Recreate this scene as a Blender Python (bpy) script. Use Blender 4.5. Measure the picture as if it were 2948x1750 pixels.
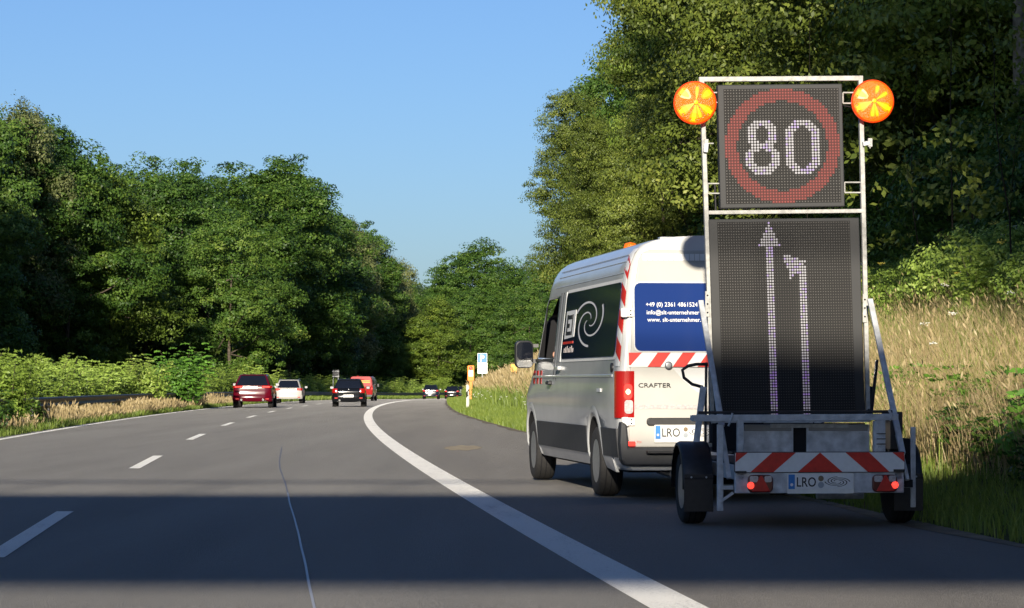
import bpy, bmesh, math, random
import numpy as np
from mathutils import Vector, Matrix

# ------------------------------------------------------------------ scene, camera, light
S = bpy.context.scene
for o in list(bpy.data.objects):
    bpy.data.objects.remove(o)
C = bpy.data.collections.new("place"); S.collection.children.link(C)
CAM_H = 1.15
cam_d = bpy.data.cameras.new("camera"); cam = bpy.data.objects.new("camera", cam_d); S.collection.objects.link(cam)
cam.location = (0, 0, CAM_H); cam.rotation_euler = (math.radians(90), 0, 0)
cam_d.sensor_width = 36; cam_d.lens = 93.6; cam_d.shift_y = 0.0752
cam_d.clip_start = 0.3; cam_d.clip_end = 9000
S.camera = cam

SUN_EL, SUN_AZ = math.radians(15.0), 0.08       # light travels towards +Y and slightly +X
w = bpy.data.worlds.new("World"); S.world = w; w.use_nodes = True
wn = w.node_tree; bg = wn.nodes['Background']
sky = wn.nodes.new('ShaderNodeTexSky'); sky.sky_type = 'NISHITA'; sky.sun_disc = False
sky.sun_elevation = SUN_EL
sky.sun_rotation = math.radians(180) + SUN_AZ
sky.air_density = 1.0; sky.dust_density = 1.0; sky.ozone_density = 3.5; sky.altitude = 300
tint = wn.nodes.new('ShaderNodeMix'); tint.data_type = 'RGBA'; tint.blend_type = 'MULTIPLY'; tint.inputs[0].default_value = 1
wn.links.new(sky.outputs[0], tint.inputs[6]); tint.inputs[7].default_value = (.84, .965, 1.24, 1)   # clear, slightly deeper blue
wn.links.new(tint.outputs[2], bg.inputs[0]); bg.inputs[1].default_value = 0.068
sd = bpy.data.lights.new("sun", 'SUN'); sd.energy = 5.0; sd.angle = math.radians(0.8); sd.color = (1.0, 0.90, 0.74)
sun = bpy.data.objects.new("sun", sd); S.collection.objects.link(sun)
sun.rotation_euler = Vector((SUN_AZ, 1, -math.tan(SUN_EL))).normalized().to_track_quat('-Z', 'Y').to_euler()
S.view_settings.view_transform = 'Standard'; S.view_settings.look = 'None'
S.view_settings.exposure = 0.62; S.view_settings.gamma = 1.0
S.cycles.max_bounces = 6; S.cycles.diffuse_bounces = 2; S.cycles.glossy_bounces = 3
S.cycles.transmission_bounces = 4; S.cycles.transparent_max_bounces = 6
S.cycles.caustics_reflective = False; S.cycles.caustics_refractive = False

rnd = random.Random(7)

# ------------------------------------------------------------------ materials
MATS = {}
def _new(name):
    m = bpy.data.materials.new(name); m.use_nodes = True; MATS[name] = m
    nt = m.node_tree; return m, nt, nt.nodes['Principled BSDF']
def mat(name, col, rough=0.5, metal=0.0, noise=0.0, nscale=8.0, bump=0.0, bscale=60.0, emit=None, estr=0.0, coat=0.0, spec=0.5):
    """plain procedural paint/plastic/metal with a little dirt variation"""
    m, nt, b = _new(name)
    b.inputs['Roughness'].default_value = rough; b.inputs['Metallic'].default_value = metal
    b.inputs['Coat Weight'].default_value = coat; b.inputs['Coat Roughness'].default_value = 0.08
    b.inputs['Specular IOR Level'].default_value = spec
    if emit:
        b.inputs['Emission Color'].default_value = (*emit, 1); b.inputs['Emission Strength'].default_value = estr
    tc = nt.nodes.new('ShaderNodeTexCoord')
    if noise > 0:
        n = nt.nodes.new('ShaderNodeTexNoise'); n.inputs['Scale'].default_value = nscale; n.inputs['Detail'].default_value = 6
        r = nt.nodes.new('ShaderNodeValToRGB'); r.color_ramp.elements[0].position = 0.3; r.color_ramp.elements[1].position = 0.7
        r.color_ramp.elements[0].color = (*[c * (1 - noise) for c in col], 1); r.color_ramp.elements[1].color = (*[min(1, c * (1 + noise * .5)) for c in col], 1)
        nt.links.new(tc.outputs['Object'], n.inputs['Vector']); nt.links.new(n.outputs[0], r.inputs[0]); nt.links.new(r.outputs[0], b.inputs['Base Color'])
    else:
        b.inputs['Base Color'].default_value = (*col, 1)
    if bump > 0:
        n2 = nt.nodes.new('ShaderNodeTexNoise'); n2.inputs['Scale'].default_value = bscale; n2.inputs['Detail'].default_value = 3
        bp = nt.nodes.new('ShaderNodeBump'); bp.inputs['Strength'].default_value = bump; bp.inputs['Distance'].default_value = 0.02
        nt.links.new(tc.outputs['Object'], n2.inputs['Vector']); nt.links.new(n2.outputs[0], bp.inputs['Height']); nt.links.new(bp.outputs[0], b.inputs['Normal'])
    return m

def leaf_mat(name, stops, trans=0.3, rough=0.5, objvar=0.25, tcol=(0.35, 0.5, 0.05)):
    """foliage: colour from the per-leaf 'tint' attribute, plus a per-plant shift"""
    m, nt, b = _new(name)
    at = nt.nodes.new('ShaderNodeAttribute'); at.attribute_name = 'tint'
    oi = nt.nodes.new('ShaderNodeObjectInfo')
    ma = nt.nodes.new('ShaderNodeMath'); ma.operation = 'MULTIPLY_ADD'; ma.inputs[1].default_value = objvar; ma.inputs[2].default_value = -objvar / 2
    ad = nt.nodes.new('ShaderNodeMath'); ad.operation = 'ADD'
    nt.links.new(oi.outputs['Random'], ma.inputs[0]); nt.links.new(ma.outputs[0], ad.inputs[0]); nt.links.new(at.outputs['Fac'], ad.inputs[1])
    r = nt.nodes.new('ShaderNodeValToRGB')
    while len(r.color_ramp.elements) < len(stops): r.color_ramp.elements.new(0.5)
    for e, (p, c) in zip(r.color_ramp.elements, stops):
        e.position = p; e.color = (*c, 1)
    nt.links.new(ad.outputs[0], r.inputs[0]); nt.links.new(r.outputs[0], b.inputs['Base Color'])
    b.inputs['Roughness'].default_value = rough; b.inputs['Specular IOR Level'].default_value = 0.35
    tr = nt.nodes.new('ShaderNodeBsdfTranslucent'); nt.links.new(r.outputs[0], tr.inputs['Color'])
    mx = nt.nodes.new('ShaderNodeMixShader'); mx.inputs[0].default_value = trans
    out = nt.nodes['Material Output']
    nt.links.new(b.outputs[0], mx.inputs[1]); nt.links.new(tr.outputs[0], mx.inputs[2]); nt.links.new(mx.outputs[0], out.inputs[0])
    return m

# asphalt: coarse stones stand proud so that the low sun catches their sides
def asphalt(name, a, b_, seed):
    m, nt, b = _new(name)
    tc = nt.nodes.new('ShaderNodeTexCoord')
    mp = nt.nodes.new('ShaderNodeMapping'); mp.inputs['Scale'].default_value = (1.1, 0.06, 1); mp.inputs['Location'].default_value = (seed, 0, 0)
    n = nt.nodes.new('ShaderNodeTexNoise'); n.inputs['Scale'].default_value = 1.0; n.inputs['Detail'].default_value = 5
    nt.links.new(tc.outputs['Object'], mp.inputs[0]); nt.links.new(mp.outputs[0], n.inputs['Vector'])
    n3 = nt.nodes.new('ShaderNodeTexNoise'); n3.inputs['Scale'].default_value = 90; n3.inputs['Detail'].default_value = 2
    nt.links.new(tc.outputs['Object'], n3.inputs['Vector'])
    ad = nt.nodes.new('ShaderNodeMath'); ad.operation = 'MULTIPLY_ADD'; ad.inputs[1].default_value = 0.5
    nt.links.new(n3.outputs[0], ad.inputs[0]); nt.links.new(n.outputs[0], ad.inputs[2])
    r = nt.nodes.new('ShaderNodeValToRGB'); r.color_ramp.elements[0].position = 0.55; r.color_ramp.elements[1].position = 0.95
    r.color_ramp.elements[0].color = (*a, 1); r.color_ramp.elements[1].color = (*b_, 1)
    nt.links.new(ad.outputs[0], r.inputs[0]); nt.links.new(r.outputs[0], b.inputs['Base Color'])
    b.inputs['Roughness'].default_value = 0.85; b.inputs['Specular IOR Level'].default_value = 0.25
    b.inputs['Sheen Weight'].default_value = .34; b.inputs['Sheen Roughness'].default_value = .6; b.inputs['Sheen Tint'].default_value = (1, .97, .92, 1)
    v = nt.nodes.new('ShaderNodeTexVoronoi'); v.inputs['Scale'].default_value = 110
    nt.links.new(tc.outputs['Object'], v.inputs['Vector'])
    bp = nt.nodes.new('ShaderNodeBump'); bp.inputs['Strength'].default_value = 1.0; bp.inputs['Distance'].default_value = 0.016; bp.invert = True
    nt.links.new(v.outputs['Distance'], bp.inputs['Height']); nt.links.new(bp.outputs[0], b.inputs['Normal'])
    return m

M_asph = asphalt('asphalt_main', (0.120, 0.117, 0.112), (0.20, 0.193, 0.182), 0)
M_asph2 = asphalt('asphalt_exit', (0.108, 0.098, 0.089), (0.18, 0.165, 0.147), 5)

def paint_line():
    m, nt, b = _new('road_paint')
    tc = nt.nodes.new('ShaderNodeTexCoord')
    n = nt.nodes.new('ShaderNodeTexNoise'); n.inputs['Scale'].default_value = 30; n.inputs['Detail'].default_value = 6; n.inputs['Roughness'].default_value = .7
    n2 = nt.nodes.new('ShaderNodeTexNoise'); n2.inputs['Scale'].default_value = 1.2; n2.inputs['Detail'].default_value = 3
    mp = nt.nodes.new('ShaderNodeMapping'); mp.inputs['Scale'].default_value = (3, .6, 1)
    nt.links.new(tc.outputs['Object'], n.inputs['Vector']); nt.links.new(tc.outputs['Object'], mp.inputs[0]); nt.links.new(mp.outputs[0], n2.inputs['Vector'])
    ad = nt.nodes.new('ShaderNodeMath'); ad.operation = 'MULTIPLY_ADD'; ad.inputs[1].default_value = .45
    nt.links.new(n2.outputs[0], ad.inputs[0]); nt.links.new(n.outputs[0], ad.inputs[2])
    r = nt.nodes.new('ShaderNodeValToRGB')
    r.color_ramp.elements[0].position = 0.54; r.color_ramp.elements[0].color = (.25, .24, .22, 1)
    r.color_ramp.elements[1].position = 0.67; r.color_ramp.elements[1].color = (.96, .94, .87, 1)
    nt.links.new(ad.outputs[0], r.inputs[0]); nt.links.new(r.outputs[0], b.inputs['Base Color'])
    b.inputs['Roughness'].default_value = .7; b.inputs['Sheen Weight'].default_value = 1; b.inputs['Sheen Roughness'].default_value = .6   # glass beads
    v = nt.nodes.new('ShaderNodeTexVoronoi'); v.inputs['Scale'].default_value = 90
    nt.links.new(tc.outputs['Object'], v.inputs['Vector'])
    bp = nt.nodes.new('ShaderNodeBump'); bp.inputs['Strength'].default_value = 1.0; bp.inputs['Distance'].default_value = 0.016; bp.invert = True
    nt.links.new(v.outputs['Distance'], bp.inputs['Height']); nt.links.new(bp.outputs[0], b.inputs['Normal'])
    return m
M_line = paint_line()
M_sealsky = mat('seal_sky_reflection', (.42, .42, .44), .5)  # bitumen strip with the reflected sky painted in as pale grey
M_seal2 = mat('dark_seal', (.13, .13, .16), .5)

def ground_mat():
    m, nt, b = _new('verge_soil')
    tc = nt.nodes.new('ShaderNodeTexCoord')
    n = nt.nodes.new('ShaderNodeTexNoise'); n.inputs['Scale'].default_value = .8; n.inputs['Detail'].default_value = 8
    nt.links.new(tc.outputs['Object'], n.inputs['Vector'])
    r = nt.nodes.new('ShaderNodeValToRGB')
    r.color_ramp.elements[0].position = .35; r.color_ramp.elements[0].color = (.035, .045, .015, 1)
    r.color_ramp.elements[1].position = .7; r.color_ramp.elements[1].color = (.11, .11, .045, 1)
    nt.links.new(n.outputs[0], r.inputs[0]); nt.links.new(r.outputs[0], b.inputs['Base Color'])
    b.inputs['Roughness'].default_value = 1; b.inputs['Specular IOR Level'].default_value = .1
    return m
M_ground = ground_mat()
M_floor = mat('forest_floor', (.03, .028, .015), 1, noise=.4, nscale=2, spec=.1)

DG = [(0.0, (.018, .045, .008)), (0.35, (.054, .120, .018)), (0.65, (.115, .20, .030)), (1.0, (.23, .30, .055))]
M_leaf = leaf_mat('tree_leaves', DG)
M_leaf_y = leaf_mat('yellowish_leaves', [(0, (.045, .075, .012)), (.4, (.12, .19, .026)), (.7, (.22, .30, .04)), (1, (.36, .40, .08))])
M_leaf_o = leaf_mat('olive_leaves', [(0.0, (.030, .052, .010)), (0.35, (.10, .14, .022)), (0.65, (.20, .25, .040)), (1.0, (.38, .40, .10))])
M_leaf_far = leaf_mat('far_leaves', [(0, (.012, .028, .008)), (.4, (.035, .065, .016)), (.7, (.07, .11, .025)), (1, (.15, .18, .04))])
M_willow = leaf_mat('silvery_leaves', [(0, (.06, .08, .025)), (.4, (.17, .20, .07)), (.7, (.27, .30, .11)), (1, (.38, .38, .18))])
M_shrub = leaf_mat('shrub_leaves', [(0, (.09, .14, .02)), (.4, (.235, .35, .055)), (.7, (.37, .50, .10)), (1, (.58, .66, .20))], trans=.3, objvar=.35)
M_ailant = leaf_mat('bright_shrub_leaves', [(0, (.05, .12, .016)), (.4, (.13, .30, .035)), (.7, (.22, .44, .06)), (1, (.40, .58, .12))], trans=.35)
M_grass = leaf_mat('green_grass', [(0, (.06, .10, .015)), (.4, (.14, .21, .03)), (.7, (.24, .31, .05)), (1, (.45, .45, .13))], trans=.3, objvar=0)
M_dry = leaf_mat('dry_grass', [(0, (.20, .155, .07)), (.4, (.40, .31, .155)), (.7, (.54, .43, .23)), (1, (.70, .60, .37))], trans=.3, objvar=0)
M_flower = leaf_mat('flower_heads', [(0, (.75, .75, .65)), (.49, (.8, .8, .7)), (.5, (.6, .48, .05)), (1, (.7, .58, .1))], trans=.2, objvar=0)
M_bark = mat('bark', (.11, .09, .07), .95, noise=.5, nscale=5, spec=.1)
M_barkd = mat('dark_bark', (.035, .03, .022), .95, spec=.1)
M_bark_p = mat('pale_bark', (.30, .27, .22), .95, noise=.5, nscale=5, spec=.1)
M_conc = mat('concrete', (.34, .33, .31), .9, noise=.25, nscale=1.5)
M_galv = mat('galvanised_steel', (.56, .58, .60), .6, metal=.15, noise=.3, nscale=14, bump=.3, bscale=90)
M_galvp = mat('pale_galvanised_steel', (.44, .44, .42), .6, metal=.15, noise=.3, nscale=25)
M_rail = mat('weathered_rail', (.07, .07, .075), .55, metal=.5, noise=.4, nscale=6)
M_black = mat('black_plastic', (.018, .018, .021), .45, noise=.3, nscale=20)
M_rubber = mat('tyre_rubber', (.022, .021, .021), .85, noise=.35, nscale=30)
M_dark = mat('dark_void', (.006, .006, .008), .9)
M_clad = mat('grey_cladding', (.032, .034, .039), .6, noise=.2, nscale=10)
M_van = mat('silver_white_paint', (.56, .57, .57), .36, metal=.12, coat=.6, noise=.08, nscale=3)
M_vansun = mat('sunlit_door_paint', (.46, .452, .42), .5, coat=.3, noise=.05, nscale=3)  # body paint recoloured on the rear doors for the sun falling there
M_glass = mat('dark_window_glass', (.008, .010, .016), .06, coat=.5)
M_glassn = mat('navy_window_film', (.008, .012, .050), .08, coat=.5)
M_glassb = mat('blue_window_film', (.014, .038, .17), .12, coat=.5)
M_red = mat('red_reflective', (.62, .025, .015), .4, noise=.15, nscale=30)
M_white = mat('white_reflective', (.78, .78, .76), .4, noise=.06, nscale=30)
M_whitep = mat('white_plastic', (.78, .77, .72), .5, noise=.08, nscale=20)
M_text = mat('white_lettering', (.85, .85, .85), .5)
M_txtk = mat('black_lettering', (.012, .012, .014), .5)
M_chrome = mat('chrome_badge', (.35, .35, .36), .2, metal=1)
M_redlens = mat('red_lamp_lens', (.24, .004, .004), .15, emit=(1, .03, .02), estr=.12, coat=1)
M_redoff = mat('red_reflector', (.50, .015, .012), .2, coat=.8)
M_lampbody = mat('dark_red_lamp_body', (.10, .006, .006), .3, coat=.5)
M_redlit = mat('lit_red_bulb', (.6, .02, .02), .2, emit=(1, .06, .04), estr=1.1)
M_hotlit = mat('lit_core_bulb', (.8, .5, .3), .2, emit=(1, .50, .25), estr=2.2)
M_clear = mat('clear_lamp_lens', (.55, .5, .5), .15, coat=1, noise=.3, nscale=40)
M_amber = mat('lit_amber_lens', (.55, .11, .004), .25, emit=(1, .15, .0), estr=.42, noise=.25, nscale=40, bump=.5, bscale=120)
M_ambhalo = mat('amber_ray_edge', (.7, .22, .0), .4, emit=(1, .26, .0), estr=.5)
M_ambrim = mat('red_orange_rim', (.75, .06, .01), .3, emit=(1, .06, .0), estr=.45)
M_ambray = mat('lit_yellow_ray', (.8, .45, .0), .5, emit=(1, .42, .0), estr=.55)
M_ledface = mat('led_panel_face', (.013, .0125, .012), .7, bump=.4, bscale=300)
M_ledcase = mat('led_panel_case', (.024, .025, .027), .6)
M_ledoff = mat('unlit_led', (.075, .07, .065), .5)
M_ledredglow = mat('red_led_glow', (.06, .008, .007), .7, emit=(1, .03, .02), estr=.0)  # dark red tint painting the LED glow onto the panel face
M_ledred = mat('lit_red_led', (.16, .022, .018), .6, emit=(1, .12, .09), estr=.07)
M_ledwht = mat('lit_white_led', (.26, .26, .265), .5, emit=(.92, .82, 1), estr=.12)
M_ledpur = mat('lit_violet_led', (.22, .19, .30), .5, emit=(.62, .36, 1), estr=.20)
M_blue = mat('sign_blue', (.03, .20, .55), .45)
M_orange = mat('call_post_orange', (.85, .25, .01), .45)
M_yelcap = mat('marker_yellow', (.75, .40, .05), .5)
M_skin = mat('skin', (.55, .27, .17), .55)
M_shirt = mat('dark_shirt', (.03, .03, .05), .9)
M_rim = mat('steel_rim', (.35, .36, .38), .35, metal=.6, noise=.2, nscale=20)

# ------------------------------------------------------------------ helpers
def prop(o, label=None, cat=None, group=None, kind=None):
    if label: o['label'] = label
    if cat: o['category'] = cat
    if group: o['group'] = group
    if kind: o['kind'] = kind
    return o
def thing(name, label, cat, loc=(0, 0, 0), rz=0.0, group=None, rx=0.0):
    o = bpy.data.objects.new(name, None); C.objects.link(o); o.empty_display_size = .2
    o.location = loc; o.rotation_euler = (rx, 0, rz)
    return prop(o, label, cat, group)
def link(name, me, parent=None, loc=None):
    o = bpy.data.objects.new(name, me); C.objects.link(o)
    if parent: o.parent = parent
    if loc: o.location = loc
    return o
def copy_tree(o, parent=None):
    c = o.copy(); C.objects.link(c); c.parent = parent
    for ch in list(o.children): copy_tree(ch, c)
    return c

class MB:
    """collects shapes, builds ONE mesh object"""
    def __init__(s): s.v = []; s.f = []; s.m = []; s.mats = []; s.sm = []
    def mi(s, m):
        if m not in s.mats: s.mats.append(m)
        return s.mats.index(m)
    def add(s, v, f, m, smooth=False):
        o = len(s.v); i = s.mi(m); s.v += [tuple(p) for p in v]
        for q in f: s.f.append(tuple(o + k for k in q)); s.m.append(i); s.sm.append(smooth)
        return s
    def box(s, c, d, m, rot=None):
        v = [Vector((x * d[0] / 2, y * d[1] / 2, z * d[2] / 2)) for x in (-1, 1) for y in (-1, 1) for z in (-1, 1)]
        if rot is not None: v = [rot @ p for p in v]
        c = Vector(c); v = [p + c for p in v]
        return s.add(v, [(0, 1, 3, 2), (4, 6, 7, 5), (0, 4, 5, 1), (2, 3, 7, 6), (0, 2, 6, 4), (1, 5, 7, 3)], m)
    def bar(s, a, b, wx, wy, m, up=(0, 1, 0)):
        """rectangular bar between two points; wy measured along 'up'"""
        a = Vector(a); b = Vector(b); d = (b - a).normalized(); u = Vector(up); u = (u - d * u.dot(d)).normalized(); r = d.cross(u)
        v = []
        for p in (a, b):
            for i, j in ((-1, -1), (1, -1), (1, 1), (-1, 1)): v.append(p + r * (i * wx / 2) + u * (j * wy / 2))
        return s.add(v, [(3, 2, 1, 0), (4, 5, 6, 7), (0, 1, 5, 4), (1, 2, 6, 5), (2, 3, 7, 6), (3, 0, 4, 7)], m)
    def tube(s, pts, r, m, n=10, cap=True):
        pts = [Vector(p) for p in pts]; rs = r if isinstance(r, (list, tuple)) else [r] * len(pts)
        v = []; f = []; prev = None
        for i, p in enumerate(pts):
            d = (pts[min(i + 1, len(pts) - 1)] - pts[max(i - 1, 0)]).normalized()
            if prev is None:
                u = d.cross(Vector((0, 0, 1)));
                if u.length < .1: u = d.cross(Vector((1, 0, 0)))
                u.normalize()
            else: u = (prev - d * prev.dot(d)).normalized()
            prev = u; w_ = d.cross(u)
            for k in range(n):
                t = 2 * math.pi * k / n; v.append(p + (u * math.cos(t) + w_ * math.sin(t)) * rs[i])
        for i in range(len(pts) - 1):
            for k in range(n): f.append((i * n + k, i * n + (k + 1) % n, (i + 1) * n + (k + 1) % n, (i + 1) * n + k))
        s.add(v, f, m, True)
        if cap:
            L = (len(pts) - 1) * n
            s.add(v, [tuple(range(n - 1, -1, -1)), tuple(L + k for k in range(n))], m)
        return s
    def prism(s, poly, y0, y1, m, frame=None):
        """poly in (x,z), extruded from y0 to y1; frame maps (x,y,z)->Vector"""
        F = frame or (lambda x, y, z: Vector((x, y, z)))
        n = len(poly); v = [F(x, y0, z) for x, z in poly] + [F(x, y1, z) for x, z in poly]
        f = [tuple(range(n)), tuple(range(2 * n - 1, n - 1, -1))]
        for k in range(n): f.append((k, n + k, n + (k + 1) % n, (k + 1) % n)[::1])
        return s.add(v, f, m)
    def lathe(s, prof, c, axis, m, n=28):
        """prof: list (r, h) ; axis 'x','y','z'"""
        v = []; f = []
        for r, h in prof:
            for k in range(n):
                t = 2 * math.pi * k / n; a, b = r * math.cos(t), r * math.sin(t)
                p = {'x': (h, a, b), 'y': (a, h, b), 'z': (a, b, h)}[axis]
                v.append(Vector(p) + Vector(c))
        for i in range(len(prof) - 1):
            for k in range(n): f.append((i * n + k, (i + 1) * n + k, (i + 1) * n + (k + 1) % n, i * n + (k + 1) % n))
        s.add(v, f, m, True)
        L = (len(prof) - 1) * n
        s.add(v, [tuple(range(n)), tuple(L + k for k in range(n - 1, -1, -1))], m)
        return s
    def build(s, name, parent=None, bevel=0, subsurf=0, fixn=True):
        me = bpy.data.meshes.new(name); me.from_pydata(s.v, [], s.f)
        for m in s.mats: me.materials.append(m)
        me.polygons.foreach_set('material_index', s.m); me.polygons.foreach_set('use_smooth', s.sm)
        if fixn:
            b = bmesh.new(); b.from_mesh(me); bmesh.ops.recalc_face_normals(b, faces=b.faces); b.to_mesh(me); b.free()
        me.update()
        o = link(name, me, parent)
        if bevel:
            q = o.modifiers.new('bevel', 'BEVEL'); q.width = bevel; q.segments = 2; q.limit_method = 'ANGLE'; q.angle_limit = .7
        if subsurf:
            q = o.modifiers.new('sub', 'SUBSURF'); q.levels = subsurf; q.render_levels = subsurf
        return o
def rrect(x0, x1, z0, z1, r=.03, n=5):
    p = []
    for cx, cz, a in ((x1 - r, z1 - r, 0), (x0 + r, z1 - r, 90), (x0 + r, z0 + r, 180), (x1 - r, z0 + r, 270)):
        for k in range(n + 1):
            t = math.radians(a + 90 * k / n); p.append((cx + r * math.cos(t), cz + r * math.sin(t)))
    return p
_tcache = {}
def text_obj(body, h, xs, m, parent, loc, rot=(math.pi / 2, 0, 0), name='lettering', bold=0.0, width=None, align='LEFT'):
    key = body
    cu = bpy.data.curves.new('t', 'FONT'); cu.body = body; cu.size = 1.0; cu.offset = bold; cu.align_x = 'LEFT'; cu.resolution_u = 3
    to = bpy.data.objects.new('t', cu); S.collection.objects.link(to)
    bpy.context.view_layer.update()
    dg = bpy.context.evaluated_depsgraph_get()
    me = bpy.data.meshes.new_from_object(to.evaluated_get(dg))
    bpy.data.objects.remove(to)
    n = len(me.vertices); co = np.empty(n * 3, np.float32); me.vertices.foreach_get('co', co); co = co.reshape(-1, 3)
    x0, x1 = co[:, 0].min(), co[:, 0].max(); y0, y1 = co[:, 1].min(), co[:, 1].max()
    k = h / .72
    kx = k * xs if width is None else width / (x1 - x0)
    co[:, 0] = (co[:, 0] - x0) * kx; co[:, 1] = co[:, 1] * k
    if align == 'CENTER': co[:, 0] -= (x1 - x0) * kx / 2
    me.vertices.foreach_set('co', co.ravel()); me.materials.clear(); me.materials.append(m); me.update()
    o = link(name, me, parent, loc); o.rotation_euler = rot
    return o

# ------------------------------------------------------------------ road geometry functions
def Xw(Y):
    """centre of the wide line"""
    Y = np.asarray(Y, float); y = np.minimum(Y, 225.)
    yc = np.maximum(y, -10)
    c = -3.168e-7 * yc ** 3 + 3.1413e-4 * yc ** 2 - .1041 * yc + 2.1933
    c = c + (y - yc) * (-.112)
    d = np.maximum(Y - 225., 0); sl = -.1041 + 2 * 3.1413e-4 * 225 - 3 * 3.168e-7 * 225 ** 2
    return c + sl * d + .0006 * d * d
def Edge(Y):
    Y = np.asarray(Y, float)
    return Xw(Y) + np.interp(Y, [15, 22, 63, 100, 140, 185, 240, 300], [3.2, 3.25, 3.45, 3.55, 3.85, 3.9, 3.4, 3.4])
def Gz(Y):
    Y = np.asarray(Y, float); y = np.clip(Y, 0, 320)
    return -1e-5 * y * y - np.maximum(Y - 320, 0) * .0036
def Hz(X, Y):
    """terrain height"""
    off = X - Edge(Y)
    h = np.interp(off, [-1, .3, 1.2, 4, 8, 14, 40, 200], [0, 0.0, .16, 1.34, 3.1, 5.2, 11, 14])
    h = h * np.interp(Y, [-40, 0, 200, 330], [1, 1, 1, .45])
    lo = (Xw(Y) - 8.3) - X
    h2 = np.interp(lo, [0, .5, 3, 20, 60, 250], [0, .03, -.15, .1, 1.5, 8])
    return Gz(Y) + h + h2
def Hs(x, y): return float(Hz(x, y))

def ribbon(name, offs, Ys, z, m, xf=Xw):
    """sheet along the road between lateral offsets"""
    V = []; F = []
    for Y in Ys:
        for o_ in offs:
            of = o_(Y) if callable(o_) else o_
            V.append((float(xf(Y)) + of, float(Y), float(Gz(Y)) + z))
    n = len(offs)
    for i in range(len(Ys) - 1):
        for j in range(n - 1): F.append((i * n + j, i * n + j + 1, (i + 1) * n + j + 1, (i + 1) * n + j))
    b = MB(); b.add(V, F, m, True); return b

# ground sheet reaching the horizon
def build_ground():
    xs = np.concatenate([[-3000, -1500, -700, -350, -200, -120, -80], np.arange(-60, -30, 3.), np.arange(-30, 16, .5), np.arange(16, 60, 3.), [70, 90, 130, 200, 400, 900, 1800, 3000]])
    ys = np.concatenate([[-2500, -800, -300, -120, -60], np.arange(-40, 160, 3.), np.arange(160, 480, 6.), [500, 560, 640, 800, 1000, 1400, 2200, 4000]])
    XX, YY = np.meshgrid(xs, ys)
    Z = Hz(XX, YY) - .02
    inr = (XX > Xw(YY) - 8.15) & (XX < Edge(YY) - .25); Z = np.where(inr, Gz(YY) - .05, Z)
    Z = np.where(YY > 480, np.maximum(Z, -2.2), Z); Z = Z - np.clip((YY - 600) / 900, 0, 1) * 6
    V = np.stack([XX, YY, Z], -1).reshape(-1, 3); nx = len(xs); F = []
    for i in range(len(ys) - 1):
        for j in range(nx - 1): F.append((i * nx + j, i * nx + j + 1, (i + 1) * nx + j + 1, (i + 1) * nx + j))
    me = bpy.data.meshes.new('ground'); me.from_pydata(V.tolist(), [], F); me.materials.append(M_ground)
    me.polygons.foreach_set('use_smooth', [True] * len(F))
    prop(link('ground', me), kind='structure')
build_ground()
YS = np.concatenate([np.arange(-60, 320, 2.5), np.arange(320, 470, 5)])
prop(ribbon('road', [-8.15, -6, -3.9, -2, 0.0], YS, 0.0, M_asph).build('road'), kind='structure')
prop(ribbon('exit_lane', [0.0, 1.5, lambda Y: float(Edge(Y) - Xw(Y))], YS, 0.0, M_asph2).build('exit_lane'), kind='structure')
prop(ribbon('l', [-.15, .15], YS, .004, M_line).build('wide_lane_line'), kind='structure')
prop(ribbon('l', [-7.87, -7.70], YS, .004, M_line).build('edge_line'), kind='structure')
b = MB(); k = 0
for n_ in range(-4, 26):
    y0 = 17.35 + 18 * n_; r_ = ribbon('d', [-3.82 - .075 - max(0, min(.25, y0 / 400)), -3.82 + .075 - max(0, min(.25, y0 / 400))], np.linspace(y0, y0 + 6.2, 6), .004, M_line)
    b.add(r_.v, r_.f, M_line)
prop(b.build('lane_dashes'), kind='structure')
def wob(y): return .007 * math.sin(y * .45) + .0015 * math.sin(y * 1.9 + 1)
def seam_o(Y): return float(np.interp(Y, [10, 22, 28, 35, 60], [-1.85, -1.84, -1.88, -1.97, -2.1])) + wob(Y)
prop(ribbon('s', [lambda Y: seam_o(Y) - .0075, lambda Y: seam_o(Y) + .0075], np.arange(8, 27.6, .5), .004, M_sealsky).build('road_seam'), kind='structure')  # pale length of the seam, sky reflection put into its colour
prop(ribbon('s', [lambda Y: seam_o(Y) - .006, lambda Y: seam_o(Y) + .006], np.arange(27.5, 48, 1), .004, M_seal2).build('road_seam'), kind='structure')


# ------------------------------------------------------------------ overpass behind the camera (its shadow crosses the road)
def overpass():
    t = thing('overpass', 'concrete road bridge behind the viewpoint whose shadow crosses the road', 'bridge')
    b = MB(); b.box((0, -8.5, 8.05), (80, 7, .5), M_conc); b.build('deck', t)
    for y in (-11.2, -8.5, -5.8):
        b = MB(); b.box((0, y, 7.42), (80, .5, .76), M_conc); b.build('girder', t)
    for y in (-11.9, -5.1):
        b = MB(); b.box((0, y, 8.45), (80, .25, .3), M_conc)
        b.build('parapet', t)
        b = MB(); b.bar((-40, y, 9.55), (40, y, 9.55), .1, .1, M_galv)
        for x in np.arange(-40, 41, 2.0): b.bar((x, y, 8.6), (x, y, 9.5), .05, .05, M_galv)
        b.build('railing', t)
    for x in (-11, 9.5, -34, 31):
        b = MB(); b.box((x, -8.5, 3.4), (1.0, 4.5, 7.5), M_conc); b.build('pier', t)
overpass()

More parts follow.
